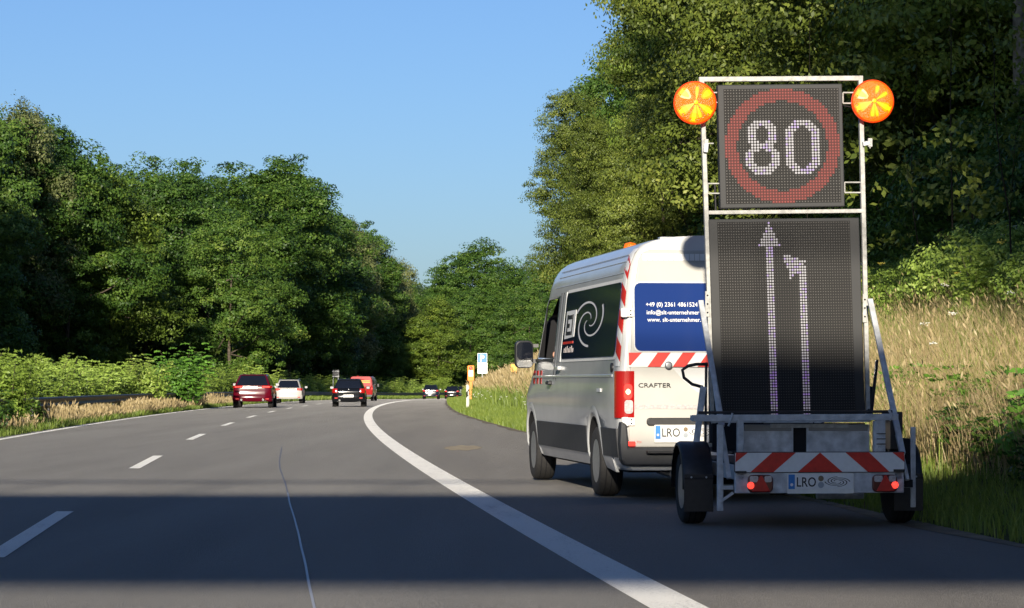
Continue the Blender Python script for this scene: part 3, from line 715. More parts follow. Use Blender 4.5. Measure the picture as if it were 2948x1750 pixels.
# ------------------------------------------------------------------ the warning-sign trailer
TX, TY, TRZ = 2.38, 20.6, 0.09
def LP(px, py, yl):
    k = (px - 1250) / 6500.; s = math.sin(TRZ); c = math.cos(TRZ)
    x = (k * (TY + yl * c) - TX + s * yl) / (c - k * s)
    Y = TY + yl * c + x * s
    return Vector((x, yl, CAM_H - (py - 930) / 6500. * Y))
def make_trailer():
    t = thing('sign_trailer', 'grey galvanised warning trailer with lit 80 sign, arrow board and two amber lamps', 'trailer', (TX, TY, 0), TRZ)
    B = lambda a, c, w1, w2, m=M_galv, up=(0, 1, 0): MB().bar(a, c, w1, w2, m, up)
    # --- rear beam, chevron board, lamps, plate
    b = MB(); b.box((.002, .03, .365), (1.325, .06, .165), M_galv); b.build('rear_beam', t, bevel=.006)
    cb = MB(); z0, z1 = .447, .597; x0, x1 = -.662, .664
    cb.prism(rrect(x0, x1, z0, z1, .012), -.016, -.002, M_white); board = cb.build('warning_board', t)
    b = MB(); 
    def strip(p): b.prism(p, -.0185, -.0155, M_red)
    strip([(x0, z0 + .075), (x0 + .095, z1), (x0 + .004, z1)])
    strip([(-.545, z0), (-.365, z0), (-.19, z1), (-.375, z1)])
    strip([(-.175, z0), (.175, z0), (.0, z1)])
    strip([(.545, z0), (.375, z0), (.20, z1), (.385, z1)])
    strip([(x1, z0 + .075), (x1 - .095, z1), (x1 - .004, z1)])
    b.build('warning_stripe', board)
    b = MB(); b.prism(rrect(x0 - .006, x1 + .006, z0 - .006, z1 + .006, .014), -.003, .0, M_black); b.box((-.62, -.02, z0 - .0), (.085, .014, .018), M_black); b.box((.62, -.02, z0 + .01), (.085, .014, .018), M_black); b.build('board_edge', board)
    for s in (-1, 1):
        cx = -.468 if s < 0 else .507
        b = MB(); b.prism(rrect(cx - .098, cx + .098, .29, .425, .035), -.035, .0, M_lampbody); lp = b.build('tail_lamp', t, bevel=.01)
        b = MB(); b.prism(rrect(cx - .085, cx - .02, .37, .418, .012), -.039, -.034, M_clear); b.prism(rrect(cx + .03, cx + .085, .37, .418, .012), -.039, -.034, M_clear); b.build('indicator_lens', lp)
        b = MB(); b.prism([(cx - .07, .298), (cx + .075, .298), (cx + .01, .42), (cx - .005, .42)], -.045, -.038, M_red); b.build('triangle_reflector', lp, bevel=.004)
        b = MB(); b.lathe([(.028, -.037), (.024, -.043), (.001, -.046)], (cx + s * .078, 0, .345), 'y', M_redlit, 18); b.build('bulb', lp)
    plate(t, (-.247, -.010, .315), .113, .505, True)
    # --- box frame above the beam
    FY = .10
    b = MB(); a = LP(1690, 1024, FY); c = LP(2192, 1024, FY); z = a.z
    b.bar((a.x, FY, .862), (c.x, FY, .870), .05, .05, M_galv, (0, 0, 1)); b.tube([(-.93, FY + .02, .905), (.60, FY + .02, .912)], .012, M_black, 8)
    b.build('cross_bar', t, bevel=.004)
    for x in (-.605, .47):
        b = MB(); b.bar((x, FY, .60), (x, FY, .84), .05, .05, M_galv); b.build('upright', t, bevel=.004)
    b = MB(); b.box((.50, FY, .72), (.07, .06, .25), M_galv)
    for k in range(3): b.box((.50, FY - .034, .66 + k * .04), (.075, .01, .006), M_dark)
    b.build('winch_bracket', t, bevel=.004)
    for (xa, xb) in ((-.57, -.165), (-.06, .44)):
        b = MB(); b.box(((xa + xb) / 2, .22, .70), (xb - xa, .03, .22), M_galv)
        b.box(((xa + xb) / 2, .205, .785), (xb - xa - .03, .01, .05), M_conc)
        b.build('battery_box', t, bevel=.004)
    b = MB(); b.box((-.11, .24, .70), (.12, .03, .24), M_dark); b.box((-.065, .9, .70), (1.25, .02, .22), M_dark); b.box((-.04, .198, .80), (.62, .02, .03), M_galvp); b.build('back_panel', t)
    # chassis
    b = MB()
    for x in (-.62, .62): b.box((x, 1.2, .44), (.06, 2.4, .11), M_galv)
    b.box((0, 2.4, .44), (1.3, .06, .11), M_galv); b.box((0, 1.3, .50), (1.24, 2.2, .02), M_dark); b.build('chassis', t, bevel=.004)
    b = MB(); b.bar((0, 2.4, .44), (-.12, 4.6, .44), .08, .08, M_galv, (0, 0, 1)); b.build('drawbar', t)
    b = MB(); b.box((0, 1.2, .35), (1.5, .08, .08), M_dark); b.tube([(.05, .35, .26), (.42, .35, .26)], .04, M_galv); b.build('axle', t)
    # --- wheels and mudguards
    for s in (-1, 1):
        x = -.84 if s < 0 else .86
        wheel(t, (x, 1.0, .30), .30, .185, s, M_rim if s < 0 else M_rim, rr=.60)
        b = MB(); V = []; n = 16
        prof = (-.125, -.12, -.10, .10, .12, .125)
        for k in range(n + 1):
            a = math.radians(-8 + 196 * k / n)
            for j, dx in enumerate(prof):
                r = .335 if 0 < j < 5 else .30
                if j in (1, 4): r = .325
                V.append((x + dx, 1.0 + math.cos(a) * r, .33 + math.sin(a) * r))
        b.add(V, [(i * 6 + j, i * 6 + j + 1, i * 6 + j + 7, i * 6 + j + 6) for i in range(n) for j in range(5)], M_black, True)
        fd = b.build('mudguard', t); q = fd.modifiers.new('s', 'SOLIDIFY'); q.thickness = .006
        b = MB(); b.box((x, .655, .26), (.235, .012, .30), M_black); fl = b.build('mud_flap', fd, bevel=.003)
        b = MB(); b.box((x, .648, .375), (.235, .008, .014), M_rubber)
        for dx in (-.06, .06): b.lathe([(.008, -.006), (.001, -.008)], (x + dx, .648, .385), 'y', M_galv, 8)
        b.build('flap_clamp', fd)
    # --- sign frame (leans a touch, as in the photo)
    SY = 1.25
    fl, fr = (LP(1713, 194, SY), LP(1741, 1035, SY)), (LP(2100, 191, SY), LP(2119, 1030, SY))
    def post(a, c, y0=194., y1=1035.):
        # broken behind the lamps is only overlap: one bar
        o = B(a, c, .036, .05, M_galvp).build('frame_post', t, bevel=.004); return o
    post(*fl); post(*fr)
    def cross(xa, ya, xb, yb, h=.040, nm='frame_bar'):
        return B(LP(xa, ya, SY), LP(xb, yb, SY), h, .045, M_galvp, (0, 1, 0)).build(nm, t, bevel=.004)
    cross(1706, 194, 2106, 191); cross(1726, 519, 2106, 515, .032)
    b = MB(); b.bar(LP(1735, 1026, SY), LP(2119, 1024, SY), .04, .045, M_galv); b.build('frame_bar', t)
    # clamp plates
    for (px, py, w_, h_) in ((1727, 742, 11, 62), (2111, 752, 10, 70)):
        p = LP(px, py, SY - .03); b = MB(); b.box(p, (w_ / 297, .015, h_ / 297), M_galvp)
        for dz in (-.07, 0, .07): b.lathe([(.008, -.009), (.001, -.011)], (p.x, p.y, p.z + dz), 'y', M_dark, 8)
        b.build('clamp_plate', t, bevel=.003)
    for s, pts in ((-1, ((1722, 372), (1724, 350), (1742, 350))), (1, ((2106, 352), (2124, 348), (2124, 362)))):
        b = MB()
        p0, p1, p2 = [LP(x, y, SY - .04) for x, y in pts]
        b.bar(p0, p1, .035, .05, M_galv); b.box(p1, (.035, .03, .07), M_galvp); b.tube([p1, p2], .007, M_galvp, 6)
        b.build('latch', t, bevel=.003)
    # square wire brackets holding the upper panel
    for (xa, xb, ya, yb) in ((2058, 2090, 226, 252), (2062, 2102, 445, 470), (1728, 1760, 448, 472), (1740, 1757, 226, 250)):
        pts = [LP(xa, ya, SY), LP(xb, ya, SY), LP(xb, yb, SY), LP(xa, yb, SY), LP(xa, ya, SY)]
        b = MB()
        for p, q in zip(pts, pts[1:]): b.tube([p, q], .007, M_galvp, 6)
        b.build('panel_bracket', t)
    b = MB(); b.tube([LP(2060, 258, SY + .02), LP(2085, 262, SY + .04), LP(2098, 280, SY + .02)], .006, M_black, 6); b.build('cable', t); b = MB(); b.tube([LP(1745, 450, SY + .02), LP(1748, 520, SY + .04)], .01, M_black, 6); b.build('cable', t)
    # --- LED panels : built in a (u,v) frame so that they follow the lean
    def panel(corners, margin, cols, rows, bmp, name, label):
        """corners tl,tr,br,bl in px"""
        tl, tr, br, bl = [LP(x, y, SY - .04) for x, y in corners]
        n = (tr - tl).cross(bl - tl).normalized()
        if n.y > 0: n = -n
        def uv(u, v, o=0.0): return tl * (1 - u) * (1 - v) + tr * u * (1 - v) + br * u * v + bl * (1 - u) * v + n * o
        b = MB(); V = [uv(0, 0), uv(1, 0), uv(1, 1), uv(0, 1), uv(0, 0, -.09), uv(1, 0, -.09), uv(1, 1, -.09), uv(0, 1, -.09)]
        b.add(V, [(0, 1, 2, 3), (4, 5, 6, 7), (0, 1, 5, 4), (1, 2, 6, 5), (2, 3, 7, 6), (3, 0, 4, 7)], M_ledcase)
        p = b.build(name, t, bevel=.008); p['label'] = label
        m0, m1, m2, m3 = margin  # left,right,top,bottom as fraction
        b = MB(); b.add([uv(m0, m2, .002), uv(1 - m1, m2, .002), uv(1 - m1, 1 - m3, .002), uv(m0, 1 - m3, .002)], [(0, 1, 2, 3)], M_ledface); b.build('panel_face', p)
        W = (tr - tl).length * (1 - m0 - m1) / cols
        groups = {}
        for r_ in range(rows):
            for c_ in range(cols):
                k = bmp(c_, r_)
                groups.setdefault(k, []).append((c_, r_))
        names = {'o': ('unlit_lamps', M_ledoff, .22), 'r': ('red_lamps', M_ledred, .33), 'w': ('white_lamps', M_ledwht, .42), 'p': ('violet_lamps', M_ledpur, .42)}
        ux = (tr - tl).normalized(); vx = (bl - tl).normalized()
        for k, cells in groups.items():
            nm, m, rr = names[k]; b = MB(); rad = rr * W
            for (c_, r_) in cells:
                p0 = uv(m0 + (c_ + .5) / cols * (1 - m0 - m1), m2 + (r_ + .5) / rows * (1 - m2 - m3), .005)
                V = [p0 + ux * math.cos(a) * rad + vx * math.sin(a) * rad for a in [math.pi / 3 * q for q in range(6)]]
                b.add(V, [tuple(range(6))], m)
            b.build(nm, p, fixn=False)
            if k == 'r':
                b = MB()
                for (c_, r_) in cells:
                    cs = [uv(m0 + (c_ + i) / cols * (1 - m0 - m1), m2 + (r_ + j) / rows * (1 - m2 - m3), .0035) for i, j in ((0, 0), (1, 0), (1, 1), (0, 1))]
                    b.add(cs, [(0, 1, 2, 3)], M_ledredglow)
                b.build('red_ring_glow', p, fixn=False)  # painted glow around the red dots
        return p
    g8 = ["...xxxxx....", "..xxxxxxxx..", ".xxx....xxx.", ".xx......xx.", ".xx......xx.", ".xx......xx.", ".xxx....xxx.", "..xxx..xxx..", "...xxxxxx...", "..xxxxxxxx..", ".xxx....xxx.", "xxx......xxx", "xxx......xxx", "xxx......xxx", "xxx......xxx", ".xxx....xxx.", ".xxxxxxxxxx.", "..xxxxxxxx..", "....xxxxx..."]
    g8 = ["...xxxxxx...", "..xxxxxxxx..", ".xxxx..xxxx.", ".xxx....xxx.", ".xxx....xxx.", ".xxx....xxx.", ".xxx....xxx.", ".xxxx..xxxx.", "..xxxxxxxx..", "..xxxxxxxx..", ".xxxx..xxxx.", "xxx......xxx", "xxx......xxx", "xxx......xxx", "xxx......xxx", "xxxx....xxxx", ".xxxxxxxxxx.", "..xxxxxxxx..", "...xxxxxx..."]
    g0 = ["...xxxxxx...", "..xxxxxxxx..", ".xxxx..xxxx.", "xxxx....xxxx"] + ["xxx......xxx"] * 11 + ["xxxx....xxxx", ".xxxx..xxxx.", "..xxxxxxxx..", "...xxxxxx..."]
    rg = random.Random(3)
    def wp(): return 'p' if rg.random() < .22 else 'w'
    def top(c_, r_):
        for g, x0 in ((g8, 7), (g0, 21)):
            if 0 <= c_ - x0 < 12 and 0 <= r_ - 11 < 19 and g[r_ - 11][c_ - x0] == 'x': return wp()
        d = math.hypot(c_ - 19.5, r_ - 19.5)
        return 'r' if 15.7 < d < 20.0 else 'o'
    ar2 = {9: "xxx.........", 10: ".xxxxxx.....", 11: "xxxxxxxxx...", 12: ".xxxxxx.....", 13: ".xxxxxx.....", 14: ".xxxxxxx....", 15: "..xxxxxxx...", 16: "..xx..xxx...", 17: "..x...xxx..."}
    ar2 = {12: "xxx......", 13: "xxxxxx...", 14: "xxxxxxxxx", 15: ".xxxxxxx.", 16: ".xxxxxxxx", 17: "..xxxxxxx", 18: "..xxxxxxx", 19: "..xx..xxx", 20: "..x...xxx"}
    def low(c_, r_):
        wid = {0: 0, 1: 0, 2: 1, 3: 1, 4: 2, 5: 2, 6: 3, 7: 3, 8: 4}.get(r_, 1)
        if abs(c_ - 20) <= wid: return wp()
        if r_ in ar2 and 0 <= c_ - 26 < 9 and ar2[r_][c_ - 26] == 'x': return wp()
        if r_ > 20 and 32 <= c_ <= 34: return wp()
        return 'o'
    panel(((1752, 207), (2056, 204), (2063, 504), (1759, 509)), (.045, .03, .035, .035), 40, 40, top, 'speed_panel', 'square dark LED panel showing 80 inside a red ring')
    panel(((1730, 535), (2098, 531), (2113, 1021), (1745, 1024)), (.055, .065, .015, .005), 53, 71, low, 'arrow_panel', 'tall dark LED panel with a straight arrow and a bent left arrow')
    # --- amber flashing lamps
    for (px, py) in ((1697, 251), (2131, 247)):
        c = LP(px, py, SY - .12); R = .177
        b = MB(); b.lathe([(R * .5, .12), (R * .95, .06), (R * 1.0, .0), (R * .93, -.012)], c, 'y', M_ambrim, 40); lamp = b.build('amber_lamp', t)
        b = MB(); b.lathe([(R * .93, -.013), (R * .80, -.028), (R * .5, -.040), (R * .2, -.046), (.001, -.048)], c, 'y', M_amber, 40); b.build('lens', lamp)
        b = MB()
        for k in range(7):
            a = math.radians(((142, 38, 84, 212, 262, 288, 328) if px < 2000 else (152, 74, 32, 205, 264, 284, 334))[k]); wide = ((1, 1, .35, .9, .8, .5, .95) if px < 2000 else (1, .4, .5, .95, .6, .4, .9))[k]; r0, r1 = R * (.42 if k < 2 else .14), R * (.86 if wide > .6 else .70); w1 = .19 * wide
            V = []
            for st in range(5):
                rr_ = r0 + (r1 - r0) * st / 4; ww = w1 * (.5, .85, 1, .95, .55)[st]
                for q in (-1, 1):
                    an = a + q * ww; h = float(np.interp(rr_ / R, [0, .2, .5, .8, .93], [-.048, -.046, -.040, -.028, -.013])) - .005
                    V.append((c.x + math.cos(an) * rr_, c.y + h, c.z + math.sin(an) * rr_))
            b.add(V, [(2 * i, 2 * i + 1, 2 * i + 3, 2 * i + 2) for i in range(4)], M_ambray)
            V = []
            for st in range(5):
                rr_ = r0 * .8 + (r1 * 1.06 - r0 * .8) * st / 4; ww = (w1 + .05) * (.9, 1.35, 1.5, 1.4, .8)[st]
                for q in (-1, 1):
                    an = a + q * ww; h = float(np.interp(rr_ / R, [0, .2, .5, .8, .93], [-.048, -.046, -.040, -.028, -.013])) - .003
                    V.append((c.x + math.cos(an) * rr_, c.y + h, c.z + math.sin(an) * rr_))
            b.add(V, [(2 * i, 2 * i + 1, 2 * i + 3, 2 * i + 2) for i in range(4)], M_ambhalo)
        b.lathe([(R * .09, -.052), (.001, -.056)], c, 'y', M_ambray, 16)
        b.build('light_ray', lamp)
    # --- stays
    def stay(pts, yls, w_, m=M_galv, d=.03, nm='stay'):
        P_ = [LP(x, y, yl) for (x, y), yl in zip(pts, yls)]; b = MB()
        for p, q in zip(P_, P_[1:]): b.bar(p, q, w_, d, m)
        return b.build(nm, t, bevel=.004)
    stay(((1711, 735), (1763, 1040)), (1.05, .30), .042); stay(((1741, 915), (1780, 1168)), (.55, .08), .036)
    stay(((2124, 731), (2204, 1108)), (1.05, .10), .044); stay(((2190, 1060), (2216, 1172)), (.25, .05), .03)
    stay(((1758, 1036), (1758, 1247)), (.12, .12), .048); stay(((2229, 1042), (2229, 1238)), (.25, .25), .038)
    stay(((1717, 944), (1700, 1082)), (1.0, .95), .05, M_galv); stay(((1724, 885), (1722, 1085)), (1.2, 1.0), .018, M_black)
    stay(((2141, 880), (2126, 1020)), (1.3, .9), .022, M_black); stay(((2128, 945), (2122, 1020)), (1.35, 1.2), .045, M_black)
    stay(((1734, 905), (1736, 1080)), (1.4, 1.2), .03, M_black)
    b = MB(); pts = [LP(x, y, 1.0) for x, y in ((1716, 945), (1690, 938), (1670, 922), (1666, 903), (1680, 893), (1700, 889), (1728, 889))]; b.tube(pts, .013, M_black, 8); b.build('hose_loop', t)
    b = MB(); 
    for y in (.10, .06): pass
    a = LP(1758, 1190, .1); b.bar(a, (-.66, .10, a.z), .03, .03, M_galv); b.bar(LP(1758, 1225, .1), (-.66, .10, a.z - .04), .02, .02, M_galv); b.build('prop_bracket', t); b = MB(); a = LP(2229, 1185, .2); b.bar(a, (.66, .12, a.z), .03, .03, M_galv); b.box(LP(2218, 1180, .1), (.06, .04, .06), M_dark); b.build('prop_bracket', t)
    b = MB(); b.bar(LP(1690, 1020, .5), LP(1765, 1024, .1), .04, .04, M_galv); p = LP(1712, 1015, .4); b.box(p, (.05, .05, .05), M_galvp); b.build('side_arm', t)
    b = MB(); b.box(LP(2200, 1100, .9), (.10, .4, .2), M_dark); b.box(LP(2178, 1050, .9), (.10, .3, .3), M_black); b.build('side_box', t)
    b = MB(); b.tube([LP(1778, 1040, .06), LP(1786, 1022, .05), LP(1788, 1008, .05)], .008, M_galv, 6); b.build('hook', t); b = MB(); b.tube([LP(2172, 1026, .06), LP(2178, 1015, .05), LP(2170, 1000, .05)], .010, M_galv, 6); b.build('hook', t)
    return t
make_trailer()

# ------------------------------------------------------------------ traffic ahead
def make_car(name, label, cat, X, Y, rz, paint, L=4.5, W=1.85, H=1.6, belt=1.0, hoodz=.95, base=.22, rg=(.12, .75), ws=(3.0, 3.9), roofw=.66, lamps=None, lampz=(.85, .97), lampw=.30,
             platez=.80, bump_m=None, wr=.34, lit=M_redlit, roof_m=None, bumper_top=.55, rails=False, exhaust=0, dark_sides=True):
    t = thing(name, label, cat, (X, Y, float(Gz(Y))), rz)
    hw = W / 2
    prof = [(.70, base), (.90, base + .03), (.965, base + .16), (1.0, .58), (1.0, .74), (.975, belt - .10), (.93, belt - .01), (.86, belt + .01)]
    st = [(0, .90, belt, .07), (.05, .955, belt, .03), (.16, .99, belt, 0), (.5, 1, belt, 0), (1.5, 1, belt, 0), (L - 1.8, 1, belt, 0), (L - 1.1, 1, (belt + hoodz) / 2, 0), (L - .5, .985, hoodz - .02, 0), (L - .12, .92, hoodz - .15, 0), (L, .78, hoodz - .28, 0)]
    V = []; F = []; n = len(prof) * 2
    for (y, s, zt, rb) in st:
        row = []
        for x, z in prof:
            zz = z if z < .7 else .7 + (z - .7) * (zt + .01 - .7) / (belt + .01 - .7)
            yy = y + (rb if z > .9 else 0) + (.05 if (z < .3 and y < .1) else 0)
            row.append((x * s * hw, yy, zz))
        V += row + [(-x, y_, z_) for x, y_, z_ in reversed(row)]
    for i in range(len(st) - 1):
        for j in range(n): a = i * n + j; c = i * n + (j + 1) % n; F.append((a, c, c + n, a + n))
    b = MB(); b.add(V, F, paint, True)
    Lr = (len(st) - 1) * n
    caps = []
    for bs in (0, Lr):
        for j in range(len(prof) - 1): caps.append((bs + j, bs + j + 1, bs + n - 2 - j, bs + n - 1 - j))
    b.add(V, caps, paint, True)
    body = b.build('body', t)
    bm = bmesh.new(); bm.from_mesh(body.data); bmesh.ops.remove_doubles(bm, verts=bm.verts, dist=1e-5); bmesh.ops.recalc_face_normals(bm, faces=bm.faces); bm.to_mesh(body.data); bm.free()
    q = body.modifiers.new('s', 'SUBSURF'); q.levels = 1; q.render_levels = 1
    # cabin
    def cab(u, v, s, o=0.0):   # v 0 belt..1 roof ; u: 0 rear..1 front
        wd = hw * (.90 + (roofw - .90) * v ** 1.25); yr = rg[0] + (rg[1] - rg[0]) * v ** 1.3; yf = ws[1] + (ws[0] - ws[1]) * v
        z = belt + (H - belt) * (v if v < .95 else v - .0)
        return Vector((s * (wd + o), yr + (yf - yr) * u, z))
    vs = [0, .25, .5, .75, .92, 1.0]; us = [0, .04, .2, .5, .8, .96, 1]
    ring = []; V = []; F = []
    for v in vs:
        row = []
        for u in us:
            k = .94 if u in (0, 1) else 1; p = cab(u, v, 1); row.append(Vector((p.x * k, p.y, p.z - (.03 * (abs(u - .45) * 1.3) if v == 1 else 0))))
        V += row + [Vector((-p.x, p.y, p.z)) for p in reversed(row)]
    n = len(us) * 2
    for i in range(len(vs) - 1):
        for j in range(n): a = i * n + j; c = i * n + (j + 1) % n; F.append((a, c, c + n, a + n))
    Lr = (len(vs) - 1) * n
    cabm = paint
    b = MB(); b.add(V, F, cabm, True); b.add(V, [(Lr + j, Lr + j + 1, Lr + n - 2 - j, Lr + n - 1 - j) for j in range(len(us) - 1)], roof_m or paint, True)
    b.build('roof', t)
    # rear glass
    b = MB(); V = []
    for v in (.06, .3, .6, .88):
        p = cab(0, v, 1)
        for s in (-.90, 0, .90): V.append(Vector((s * p.x * (.99 - .04 * v), p.y - .012 - (.02 if s == 0 else 0), p.z)))
    b.add(V, [(i * 3 + j, i * 3 + j + 1, i * 3 + j + 4, i * 3 + j + 3) for i in range(3) for j in range(2)], M_glass, True); b.build('rear_window', t)
    b = MB(); b.add([(-.80 * cab(1, .05, 1).x, cab(1, .05, 1).y + .015, cab(1, .05, 1).z), (.8 * cab(1, .05, 1).x, cab(1, .05, 1).y + .015, cab(1, .05, 1).z), (.8 * cab(1, .95, 1).x, cab(1, .95, 1).y + .015, cab(1, .95, 1).z), (-.8 * cab(1, .95, 1).x, cab(1, .95, 1).y + .015, cab(1, .95, 1).z)], [(0, 1, 2, 3)], M_glass); b.build('windscreen', t)
    for s in (-1, 1):
        for (u0, u1) in ((.09, .34), (.37, .62), (.65, .93)):
            b = MB(); V = []
            for v in (.08, .45, .84):
                for u in (u0, u1): V.append(cab(u + (.02 if u0 < .1 and u == u0 else 0), v, s, .008))
            b.add(V, [(0, 1, 3, 2), (2, 3, 5, 4)], M_glass); b.build('side_window', t)
        # mirrors
        b = MB(); b.prism(rrect(s * (hw + .10) - .10, s * (hw + .10) + .10, belt - .02, belt + .14, .04), ws[1] - .75, ws[1] - .62, paint if s < 0 else M_black); mr = b.build('mirror', t, bevel=.02)
        b = MB(); b.prism(rrect(s * (hw + .10) - .08, s * (hw + .10) + .08, belt, belt + .12, .03), ws[1] - .756, ws[1] - .748, M_chrome); b.build('mirror_glass', mr)
    # bumper
    bm_ = bump_m or paint
    b = MB(); V = []
    for z, o in ((base + .02, .00), (base + .10, .045), (bumper_top - .08, .055), (bumper_top, .03)):
        for x, y in ((-1.0, .35), (-1.005, .16), (-.95, .03), (-.6, -.02), (0, -.035), (.6, -.02), (.95, .03), (1.005, .16), (1.0, .35)): V.append((x * hw * (1 + o * .3), y - o, z))
    b.add(V, [(i * 9 + j, i * 9 + j + 1, i * 9 + j + 10, i * 9 + j + 9) for i in range(3) for j in range(8)], bm_, True); b.build('bumper', t)
    b = MB(); b.box((0, .12, base + .07), (W * .72, .3, .12), M_black); b.build('diffuser', t, bevel=.02)
    # tail lamps
    for s in (-1, 1):
        b = MB(); z0, z1 = lampz
        V = []
        for z in (z0, (z0 + z1) / 2, z1):
            for x, y in ((hw - lampw, .045), (hw * .93, .022), (hw * 1.0, .10), (hw * 1.012, .28)): V.append((s * x, y + (.05 if z > .9 else .01) - .045, z))
        b.add(V, [(i * 4 + j, i * 4 + j + 1, i * 4 + j + 5, i * 4 + j + 4) for i in range(2) for j in range(3)], M_redlens, True); tl = b.build('tail_lamp', t)
        if lit:
            b = MB(); zc = (z0 + z1) / 2; b.prism(rrect(hw - lampw + .04, hw * .88, zc - (z1 - z0) * .3, zc + (z1 - z0) * .3, .02), -.012 + (.05 if zc > .9 else 0), -.002 + (.05 if zc > .9 else 0), lit, lambda x, y, z: Vector((s * x, y - .02, z))); b.build('bulb', tl)
        b = MB(); b.box((s * hw * .76, -.075, bumper_top - .16), (.16, .02, .05), M_redoff); b.build('reflector', t)
    b = MB(); yp = -.075 if platez < bumper_top else .0
    b.prism(rrect(-.26, .26, platez, platez + .135, .01), yp - .03, yp - .01, M_white); pf = b.build('number_plate', t)
    b = MB(); b.box((-.24, yp - .022, platez + .06), (.035, .004, .11), M_blue); b.build('plate_band', pf)
    b = MB(); b.lathe([(.045, -.02), (.03, -.03), (.001, -.032)], (0, .03, belt - .03), 'y', M_chrome, 14); b.build('emblem', t)
    b = MB(); b.box((0, rg[1] - .06, H - .045), (W * .56, .16, .03), roof_m or paint); b.build('spoiler', t, bevel=.012)
    if exhaust:
        for s in ((-1, 1) if exhaust == 2 else (-1,)):
            b = MB(); b.lathe([(.05, -.10), (.05, .1), (.04, .1), (.04, -.10)], (s * hw * .55, 0, base + .10), 'y', M_chrome, 14); b.build('exhaust', t)
    if rails:
        for s in (-1, 1):
            b = MB(); b.tube([(s * hw * (roofw + .0), rg[1] + .15, H - .01), (s * hw * (roofw + .0), rg[1] + .3, H + .035), (s * hw * roofw, ws[0] - .3, H + .035), (s * hw * roofw, ws[0] - .1, H)], .015, M_chrome, 6); b.build('roof_rail', t)
    for y in (.82, L - .88):
        for s in (-1, 1):
            wheel(t, (s * (hw - .115), y, wr), wr, .235, s)
            b = MB(); b.lathe([(wr + .065, s * -.02), (wr + .065, s * .012), (.05, s * .012), (.05, s * -.02)], (s * (hw - .004), y, wr), 'x', M_dark, 22); b.build('wheel_well', t)
    return t
P_dred = mat('dark_red_paint', (.085, .002, .010), .14, coat=.0, spec=.3)
P_whit = mat('white_car_paint', (.42, .41, .39), .3)
P_blk = mat('black_car_paint', (.006, .007, .009), .14, spec=.4)
P_red = mat('bright_red_paint', (.30, .004, .006), .16, spec=.3)
P_gry = mat('blue_grey_paint', (.012, .016, .028), .15, spec=.4)
make_car('suv', 'dark red SUV with white number plate in the left lane', 'car', -12.78, 131, .036, P_dred, L=4.73, W=1.94, H=1.66, belt=1.08, hoodz=1.05, base=.30, rg=(.10, .78), lampz=(.98, 1.09), lampw=.50, platez=.93, bump_m=P_dred, wr=.37, bumper_top=.60, exhaust=2, roofw=.66)
make_car('estate_car', 'white car with roof rails, overlapping the red SUV on its right', 'car', -14.45, 172, .030, P_whit, L=4.4, W=1.80, H=1.54, belt=.98, hoodz=.95, base=.27, rg=(.10, .65), lampz=(.84, .98), lampw=.42, platez=.75, bump_m=P_whit, wr=.35, bumper_top=.56, rails=True, roofw=.68)
make_car('hatchback', 'small black hatchback, nearest car in the right-hand lane', 'car', -8.47, 138, .030, P_blk, L=3.95, W=1.70, H=1.46, belt=.93, hoodz=.9, base=.24, rg=(.06, .55), lampz=(.72, .95), lampw=.27, platez=.50, bump_m=P_blk, wr=.31, bumper_top=.62, lit=None, ws=(2.3, 3.1), roofw=.64, exhaust=1)
make_car('compact_suv', 'dark blue-grey car with pale number plate, far ahead near the bend', 'car', -9.18, 300, -.01, P_gry, L=4.4, W=1.80, H=1.62, belt=1.04, base=.28, rg=(.08, .65), lampz=(.88, 1.03), platez=.80, wr=.34)
make_car('saloon_car', 'farthest clearly seen dark car, left of the orange call post', 'car', -7.35, 325, -.02, P_blk, L=4.2, W=1.76, H=1.56, belt=1.0, base=.26, rg=(.08, .6), lampz=(.86, 1.0), platez=.75, wr=.33)
make_car('saloon_car', 'dark car almost hidden behind the farthest dark car and verge weeds', 'car', -7.10, 345, -.03, P_gry, L=4.2, W=1.76, H=1.56, belt=1.0, base=.26, rg=(.08, .6), lampz=(.86, 1.0), platez=.75, wr=.33)
